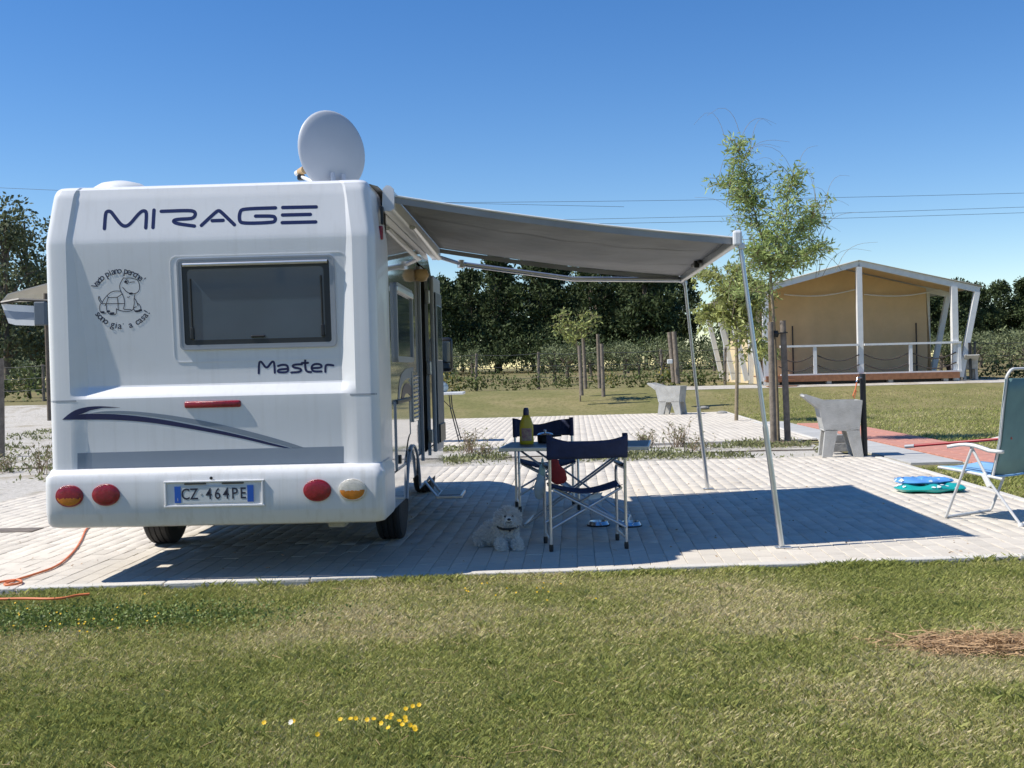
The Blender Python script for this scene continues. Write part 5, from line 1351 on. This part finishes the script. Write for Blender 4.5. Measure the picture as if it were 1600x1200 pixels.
# reddish small tree with four stakes on the lawn
Y2 = 35.0; q = at(906, 605, Y2); bz = float(tz(Y2)) - .05
leaders = [dict(p=[(q.x, Y2, bz)] + tpx([(905, 560), (900, 530)], Y2), r=.03, stem=True, bare=True), dict(p=tpx([(900, 535), (888, 515), (878, 500), (872, 492)], Y2), n=26, r=.014), dict(p=tpx([(900, 535), (905, 510), (910, 492)], Y2), n=24, r=.014), dict(p=tpx([(900, 530), (920, 505), (928, 492)], Y2), n=20, r=.012), dict(p=tpx([(900, 540), (886, 525), (874, 515)], Y2), n=14, r=.01)]
leafy_tree('small_tree', (q.x, Y2, bz), leaders, 'leaf_pepper', 7, .15, .4, 'small sparse tree between wooden stakes on the far lawn', seed=8, spread=.5)
for (a, c, dy_, lab) in (((909, 613), (905, 540), 0, 'front left stake of the small tree on the far lawn'), ((943, 615), (940, 537), 0, 'front right stake of the small tree on the far lawn'), ((915, 603), (911, 525), 1.6, 'rear left stake of the small tree on the far lawn'), ((937, 602), (934, 522), 1.6, 'rear right stake of the small tree on the far lawn')):
    stake(*a, *c, Y2 - .6 + dy_, .06, lab, 'stakes at the small tree')
for (a, c, dy_, lab) in (((1053, 592), (1046, 519), 0, 'left of the two wooden posts behind the far sink'), ((1059, 594), (1053, 518), -.1, 'right of the two wooden posts behind the far sink')):
    stake(*a, *c, 33.5 + dy_, .075, lab, 'posts behind the far sink')
q = at(1047, 565, 33.2); tag(MB().box((q.x, 33.25, q.z), (.16, .1, .14), bev=.02).build('junction_box', M['white_pl']), 'small white box fixed to the wooden posts behind the far sink', 'box')
stake(1, 706, 0, 560, 20.5, .07, 'grey post at the left edge of the picture on the gravel', 'posts on the gravel')

# dry twiggy weeds on the gravel strip
def twigs(name, loc, n, h, label, seed, m='twig', leaves=3):
    r_ = random.Random(seed); t = empty(name, loc, label, 'weed', 'weeds on the gravel strip'); b = MB(); pts = []
    for i in range(n):
        a = r_.uniform(0, 6.28); p = Vector((r_.gauss(0, .10), r_.gauss(0, .07), 0)); ln = h * r_.uniform(.5, 1.1); q_ = p + Vector((math.cos(a) * ln * .5, math.sin(a) * ln * .4, ln)); md = p.lerp(q_, .5) + Vector((r_.gauss(0, .03), 0, .02))
        b.tube([p, md, q_], [.006, .004, .002], 4)
        for k in range(3):
            u = r_.uniform(.3, 1); s0 = p.lerp(q_, u); e = s0 + Vector((r_.gauss(0, .07), r_.gauss(0, .06), r_.uniform(.02, .12))); b.tube([s0, e], [.003, .0015], 4)
            for _ in range(leaves): pts.append(tuple(s0.lerp(e, r_.random())))
    b.build('stems', M[m], t)
    V, Q = leaf_quads(np.array(pts), .045, .4); np_mesh('leaves', V, Q, M['leaf_weed'], t); return t
for i, (px, py, n, h, lab) in enumerate(((735, 705, 26, .42, 'dry twiggy weed on the gravel right of the entrance door'), (1010, 697, 30, .30, 'bushy dry weed on the gravel strip right of the camping table'), (1058, 695, 26, .42, 'brown twiggy weed between the near chair and the rear awning leg'), (760, 712, 16, .25, 'small dry weed behind the bottle on the gravel'), (66, 738, 18, .45, 'twiggy weed beside the left rear corner of the motorhome'), (1085, 700, 14, .22, 'small brown weed left of the rear awning leg'), (8, 735, 16, .3, 'dark weed at the left edge of the gravel'))):
    q = gnd(px, py); twigs('dry_weed', (q.x, q.y, -.04), n, h, lab, 20 + i)
def scatter_weeds(name, n, fn, size, m, seed, h=.05):
    g = np.random.default_rng(seed); P = []
    while len(P) < n:
        x, y = fn(g)
        if vnoise(np.array([x * 1.1 + 50]), np.array([y * 1.6 + 50]), 3)[0] > .52: P.append((x, y, float(tz(y)) - .035 + g.uniform(0, h)))
    V, Q = leaf_quads(np.array(P), size, .35, np.array([0, 0, .9])); return tag(np_mesh(name, V, Q, m), kind='stuff')
tag(scatter_weeds('gravel_weeds', 9000, lambda g: (g.uniform(-6.4, 4.6), g.choice([g.normal(17.2, .35), g.normal(19.1, .35), g.uniform(16.6, 20)])), .07, M['leaf_weed'], 5), 'low green weeds on the gravel strip between the pitches', 'weeds', None, 'stuff')
tag(scatter_weeds('yard_weeds', 7000, lambda g: (g.uniform(-14, -6.7), g.uniform(11, 30)), .09, M['leaf_weed'], 6), 'low weeds in the gravel yard left of the motorhome', 'weeds', None, 'stuff')
# narrow irrigation pipe on the gravel
tag(MB().tube([(x, 17.75 + .05 * math.sin(x * 2.1) + .02 * x, -.02) for x in np.arange(-12, 4.6, .25)], .012, 6).build('irrigation_pipe', M['bark'], smooth=60), 'thin brown irrigation pipe lying along the gravel strip', 'pipe')
# stones by the far sink
for i, (px, py, s_, lab) in enumerate(((1078, 630, .10, 'dark stone right of the far sink'), (1090, 632, .07, 'small pale stone right of the far sink'), (1128, 640, .12, 'flat pale stone on the corner of the second pitch'))):
    q = gnd(px, py + 6); me_ = blended('stone', [((0, 0, .03), (s_ * 1.4, s_, s_ * .6)), ((s_ * .5, .03, .02), (s_, s_ * .7, s_ * .5))], .03, M['stone']); me_.location = (q.x, min(q.y, 33), float(tz(min(q.y, 33))) - .02); tag(me_, lab, 'stone', 'stones at the far sink')

# folding table behind the motorhome, a white bag on it
Y3 = 21.6; q = at(700, 613, Y3); tzp = q.z
wt = empty('white_table', (q.x - .30, Y3, 0), 'white folding table with black legs beyond the open motorhome door', 'table')
MB().box((0, 0, tzp - .02), (1.25, .62, .05), bev=.012).build('tabletop', M['white_pl'], wt)
for sx in (-1, 1):
    for sy in (-1, 1):
        MB().tube([(sx * .34, sy * .22, tzp - .05), (sx * .36, sy * .22, tzp - .32), (sx * .52, sy * .27, 0)], .013, 6).build('leg', M['black'], wt)
    MB().tube([(sx * .36, -.22, tzp - .32), (sx * .36, .22, tzp - .32)], .010, 6).build('leg_bar', M['black'], wt); MB().tube([(sx * .49, -.26, .12), (sx * .49, .26, .12)], .010, 6).build('leg_bar', M['black'], wt)
    MB().tube([(sx * .36, 0, tzp - .32), (sx * .10, 0, tzp - .05)], .009, 6).build('strut', M['black'], wt)
wb = blended('white_bag', [((0, 0, .10), (.20, .16, .13)), ((-.05, 0, .24), (.13, .12, .16)), ((-.08, 0, .36), (.07, .07, .09))], .03, M['white_bag']); wb.location = (q.x - .18, Y3, tzp + .0); tag(wb, 'pale bag standing on the white folding table beyond the motorhome', 'bag')

# canopy of a neighbouring camper on the left
Y4 = 32.0; a_ = at(-20, 474, Y4); c_ = at(75, 447, Y4)
cp = empty('neighbour_canopy', (at(30, 600, Y4).x, Y4, .3), 'striped white and grey blue camper canopy seen left of the motorhome', 'canopy')
def cl_(o): o.matrix_local = Matrix.Translation(-Vector(cp.location)); return o
b = MB(); P0 = [at(1, 472, Y4), at(12, 459, Y4), at(75, 442, Y4)]
top = [Vector((p_.x, p_.y, p_.z)) for p_ in P0]; 
b.grid([top, [p_ + Vector((0, 3.2, .25)) for p_ in top]]); o = cl_(b.build('canopy_top', M['roofcloth'], cp, fix=False)); o.modifiers.new('thickness', 'SOLIDIFY').thickness = .03
for i, (f0, f1, m_) in enumerate(((0, .33, M['white_pl']), (.33, .72, M['grey_vinyl']), (.72, 1., M['white_pl']))):
    up = [at(2, 474, Y4), at(20, 476, Y4), at(54, 478, Y4), at(60, 478, Y4)]; lo = [at(14, 505, Y4), at(25, 508, Y4), at(54, 509, Y4), at(60, 500, Y4)]
    b = MB(); b.grid([[u_.lerp(l_, f0) for u_, l_ in zip(up, lo)], [u_.lerp(l_, f1) for u_, l_ in zip(up, lo)]]); o = cl_(b.build('valance', m_, cp, fix=False)); o.modifiers.new('thickness', 'SOLIDIFY').thickness = .02
b = MB(); b.tube([at(2, 473, Y4 - .05), at(30, 468, Y4 - .05), at(78, 470, Y4 - .05)], .05, 6); cl_(b.build('canopy_rail', M['black'], cp))
b = MB(); q = at(64, 490, Y4 - .2); b.box((q.x, q.y, q.z), (.35, .2, .7), bev=.04); cl_(b.build('side_curtain', M['tabletop'], cp))
b = MB(); q = at(72, 490, Y4); b.tube([(q.x, Y4, .2), (q.x, Y4, q.z + .6)], .06, 8); cl_(b.build('canopy_pole', M['bark'], cp))

# overhead lines
for i, (p0, p1, Y) in enumerate(((( -200, 285), (700, 318), 120), ((640, 318), (1700, 300), 118), ((640, 348), (1700, 321), 117), ((640, 355), (1700, 330), 116))):
    a_, c_ = at(*p0, Y), at(*p1, Y); d_ = (c_ - a_); a_ -= d_ * .3; c_ += d_ * .3
    b = MB(); b.tube([a_.lerp(c_, t) + Vector((0, 0, -.5 * math.sin(PI * t) + .35)) for t in np.linspace(0, 1, 30)], .020, 5)
    tag(b.build('power_line', M['wire']), ['power line crossing the sky left of the motorhome roof', 'highest power line above the lodge tent', 'middle power line above the lodge tent', 'lowest power line above the lodge tent'][i], 'power line', 'power lines')

# ------------------------------------------------------------------ grass
grass_m = attr_mat('grass_blades', trans=.38)
def grass(name, X, Y, h, wd, label, dry=.5, parent=None, green=0.):
    n = len(X); g = np.random.default_rng(11)
    pn = vnoise(X * .9 + 40, Y * 1.3 + 40, 1) * .55 + vnoise(X * 2.6 + 10, Y * 3.4 + 10, 2) * .3 + vnoise(X * 8, Y * 9, 4) * .15
    t = np.clip((pn - .35) * 2.0 + g.normal(0, .34, n) + dry - .5, 0, 1)[:, None]
    gr = np.array([.300, .325, .090]); dr_ = np.array([.64, .55, .33]); ye = np.array([.47, .455, .165])
    c = np.where(t < .5, gr + (ye - gr) * t * 2, ye + (dr_ - ye) * (t - .5) * 2) * g.uniform(.65, 1.3, n)[:, None]
    a = g.uniform(0, 2 * PI, n); ln = h * g.uniform(.45, 1.25, n) * (.75 + .6 * vnoise(X * 3, Y * 3, 8)); bend = g.uniform(.1, 1.1, n) * ln
    dx = np.cos(a); dy = np.sin(a); sx = -dy * wd / 2; sy = dx * wd / 2; z0 = tz(Y) - .036
    z = np.zeros(n)
    V = np.stack([np.stack([X - sx, Y - sy, z0], 1), np.stack([X + sx, Y + sy, z0], 1),
                  np.stack([X + dx * bend * .35 + sx * .8, Y + dy * bend * .35 + sy * .8, z0 + ln * .6], 1), np.stack([X + dx * bend, Y + dy * bend, z0 + ln * .92], 1)], 1).reshape(-1, 3)
    return tag(np_mesh(name, V, np.arange(4 * n).reshape(n, 4), grass_m, parent, col=np.repeat(c, 4, 0)), label, 'grass', None, 'stuff')
n = 600000; g = np.random.default_rng(3)
Yg = 3.0 + 4.75 * g.random(n) ** .85; Xg = (g.random(n) * 2 - 1) * (.56 * Yg + .6)
k = Yg < 7.88 + .07 * (Xg - 4.62) + g.normal(0, .012, n) - .035
Xg, Yg = Xg[k], Yg[k]
grass('mown_grass', Xg, Yg, .030, .0024, 'mown lawn with dry patches in the foreground', dry=.60)
# coarser tufts standing up from the turf
ct = g.random((170, 2)); cy_ = 3.3 + 4.2 * ct[:, 1]; cx2 = (ct[:, 0] * 2 - 1) * (.54 * cy_ + .3); sel = cy_ < 7.2 + .05 * cx2
cx2, cy_ = cx2[sel], cy_[sel]; nn = 55; Xt = np.repeat(cx2, nn) + g.normal(0, .028, len(cx2) * nn); Yt = np.repeat(cy_, nn) + g.normal(0, .022, len(cy_) * nn)
grass('grass_tufts', Xt, Yt, .044, .0030, 'coarse darker tufts standing out of the mown lawn', dry=.26)
# longer fringe at the kerb
n = 16000; Xf = g.uniform(-4.5, 4.6, n); Yf = 7.88 + .07 * (Xf - 4.62) - np.abs(g.normal(0, .06, n)) + .03 * vnoise(Xf * 5 + 9, Xf * 0, 21) - .03
kk = vnoise(Xf * 2.2 + 30, Yf * 0 + 3, 12) > .38; grass('kerb_grass', Xf[kk], Yf[kk], .046, .003, 'longer grass fringe growing against the kerb', dry=.18)
n = 90000; Yr = 7.7 + 28 * g.random(n) ** 1.7; Xr = 4.78 + (g.random(n)) * (.50 * Yr + .8 - 4.78).clip(.1)
k = ~((Xr > 4.9) & (Xr < 6.95) & (Yr > 14.5) & (Yr < 26.1)) & (Xr > 4.72 + .03 * (Yr - 7.9))
grass('meadow_grass', Xr[k], Yr[k], .05, .011, 'mown lawn to the right of the pitch', dry=.36)
ck = g.uniform(-4.3, 4.4, 40); Xt = np.repeat(ck, 45) + g.normal(0, .045, 40 * 45); Yt = 7.88 + .07 * (Xt - 4.62) + g.normal(-.01, .02, len(Xt))
grass('kerb_tufts', Xt, Yt, .052, .0032, 'ragged grass tufts leaning over the kerb', dry=.2)
# fallen leaves and bits of straw on the paving
n = 420; Xd = g.uniform(-5, 4.5, n); Yd = 7.9 + 8 * g.random(n) ** 1.5; V, Q = leaf_quads(np.stack([Xd, Yd, np.full(n, .006)], 1), .028, .45); V[:, 2] = np.clip(V[:, 2], .003, .014)
tag(np_mesh('leaf_litter', V, Q, M['straw']), 'dry leaf scraps scattered over the paving', 'litter', None, 'stuff')
# clover with small flowers at lower left
n = 9000; q = gnd(120, 965); P = np.stack([g.normal(q.x, .62, n), g.normal(q.y, .17, n), np.abs(g.normal(.0, .025, n)) - .02], 1)
P = P[P[:, 1] < 7.05]; V, Q = leaf_quads(P, .019, .7, np.array([0, 0, .8])); tag(np_mesh('clover_patch', V, Q, M['leaf_clover']), 'patch of green clover at the lower left by the paving', 'clover', None, 'stuff')
def flower(px, py, s_, m, i):
    q = gnd(px, py, .02); g_ = random.Random(i); b = MB(); c = Vector((0, 0, g_.uniform(.034, .05)))
    tlt = Matrix.Rotation(g_.uniform(.3, 1.0), 3, 'X') @ Matrix.Rotation(g_.uniform(-.4, .4), 3, 'Y')
    for k in range(8):
        a = 2 * PI * k / 8; u = tlt @ Vector((math.cos(a), math.sin(a), .25)); v = tlt @ Vector((-math.sin(a), math.cos(a), 0))
        b.add([c, c + u * s_ * .6 + v * s_ * .28, c + u * s_, c + u * s_ * .6 - v * s_ * .28], [(0, 1, 2, 3)])
    t = empty('flower', (q.x, q.y, -.01), None, 'flower', 'yellow flowers in the lawn'); b.build('petals', m, t, fix=False); MB().tube([(0, 0, -.03), c], .0018, 4).build('stem', M['leaf_clover'], t); return t
yl = [(413, 1136), (458, 1129), (455, 1136), (532, 1127), (548, 1126), (556, 1128), (574, 1131), (584, 1127), (596, 1133), (605, 1125), (612, 1122), (609, 1126), (634, 1112), (633, 1124), (634, 1128), (624, 1134), (629, 1136), (641, 1138), (648, 1139), (655, 1107), (649, 1147), (645, 1106), (607, 1145), (496, 1155)]
for i, (px, py) in enumerate(yl):
    f_ = flower(px, py, .0115 if i not in (2,) else .013, M['petal_w'] if i == 2 else M['petal'], i)
    f_['label'] = 'pale daisy beside the small yellow flowers in the lawn' if i == 2 else 'small yellow flower in the cluster on the foreground lawn'
g_ = random.Random(31)
for i in range(46):
    px, py = (g_.gauss(110, 75), g_.gauss(968, 14)) if i < 30 else (g_.gauss(815, 50), g_.gauss(922, 9))
    f_ = flower(px, py, .007, M['petal'], 100 + i); f_['label'] = 'tiny yellow bloom in the clover at the lower left' if i < 30 else 'tiny yellow bloom in the grass below the near chair'; f_['group'] = 'tiny blooms in the clover' if i < 30 else 'tiny blooms below the chair'
# dry hay on the lawn
q = gnd(1520, 1003); n = 2600
P = np.stack([g.normal(q.x + .05, .20, n), g.normal(q.y, .085, n), np.abs(g.normal(0, .016, n)) - .02], 1); a = g.uniform(0, 2 * PI, n); ln = g.uniform(.04, .16, n); wd = .0016
D = np.stack([np.cos(a), np.sin(a) * .6, g.normal(0, .12, n)], 1) * ln[:, None]; S = np.stack([-np.sin(a), np.cos(a), g.normal(0, .6, n)], 1) * wd
B = P + D * .5 + np.stack([g.normal(0, .008, n), g.normal(0, .008, n), np.abs(g.normal(.006, .006, n))], 1); E_ = P + D; E_[:, 2] = np.maximum(E_[:, 2], -.02)
V = np.concatenate([np.stack([P - S, P + S, B + S, B - S], 1), np.stack([B - S, B + S, E_ + S, E_ - S], 1)]).reshape(-1, 3)
tag(np_mesh('hay', V, np.arange(len(V)).reshape(-1, 4), M['straw']), 'small heap of dry brown hay on the lawn at the right', 'hay', None, 'stuff')
n = 500; P = np.stack([g.uniform(-4, 4, n), g.uniform(3.6, 7.2, n), g.uniform(-.015, .015, n)], 1); a = g.uniform(0, 2 * PI, n); ln = g.uniform(.03, .12, n)
D = np.stack([np.cos(a), np.sin(a), g.normal(0, .05, n)], 1) * ln[:, None]; S = np.stack([-np.sin(a), np.cos(a), np.full(n, .5)], 1) * .0008
V = np.stack([P - S, P + S, P + D + S, P + D - S], 1).reshape(-1, 3); tag(np_mesh('straws', V, np.arange(4 * n).reshape(n, 4), M['straw']), 'loose dry straws scattered over the lawn', 'straw', None, 'stuff')
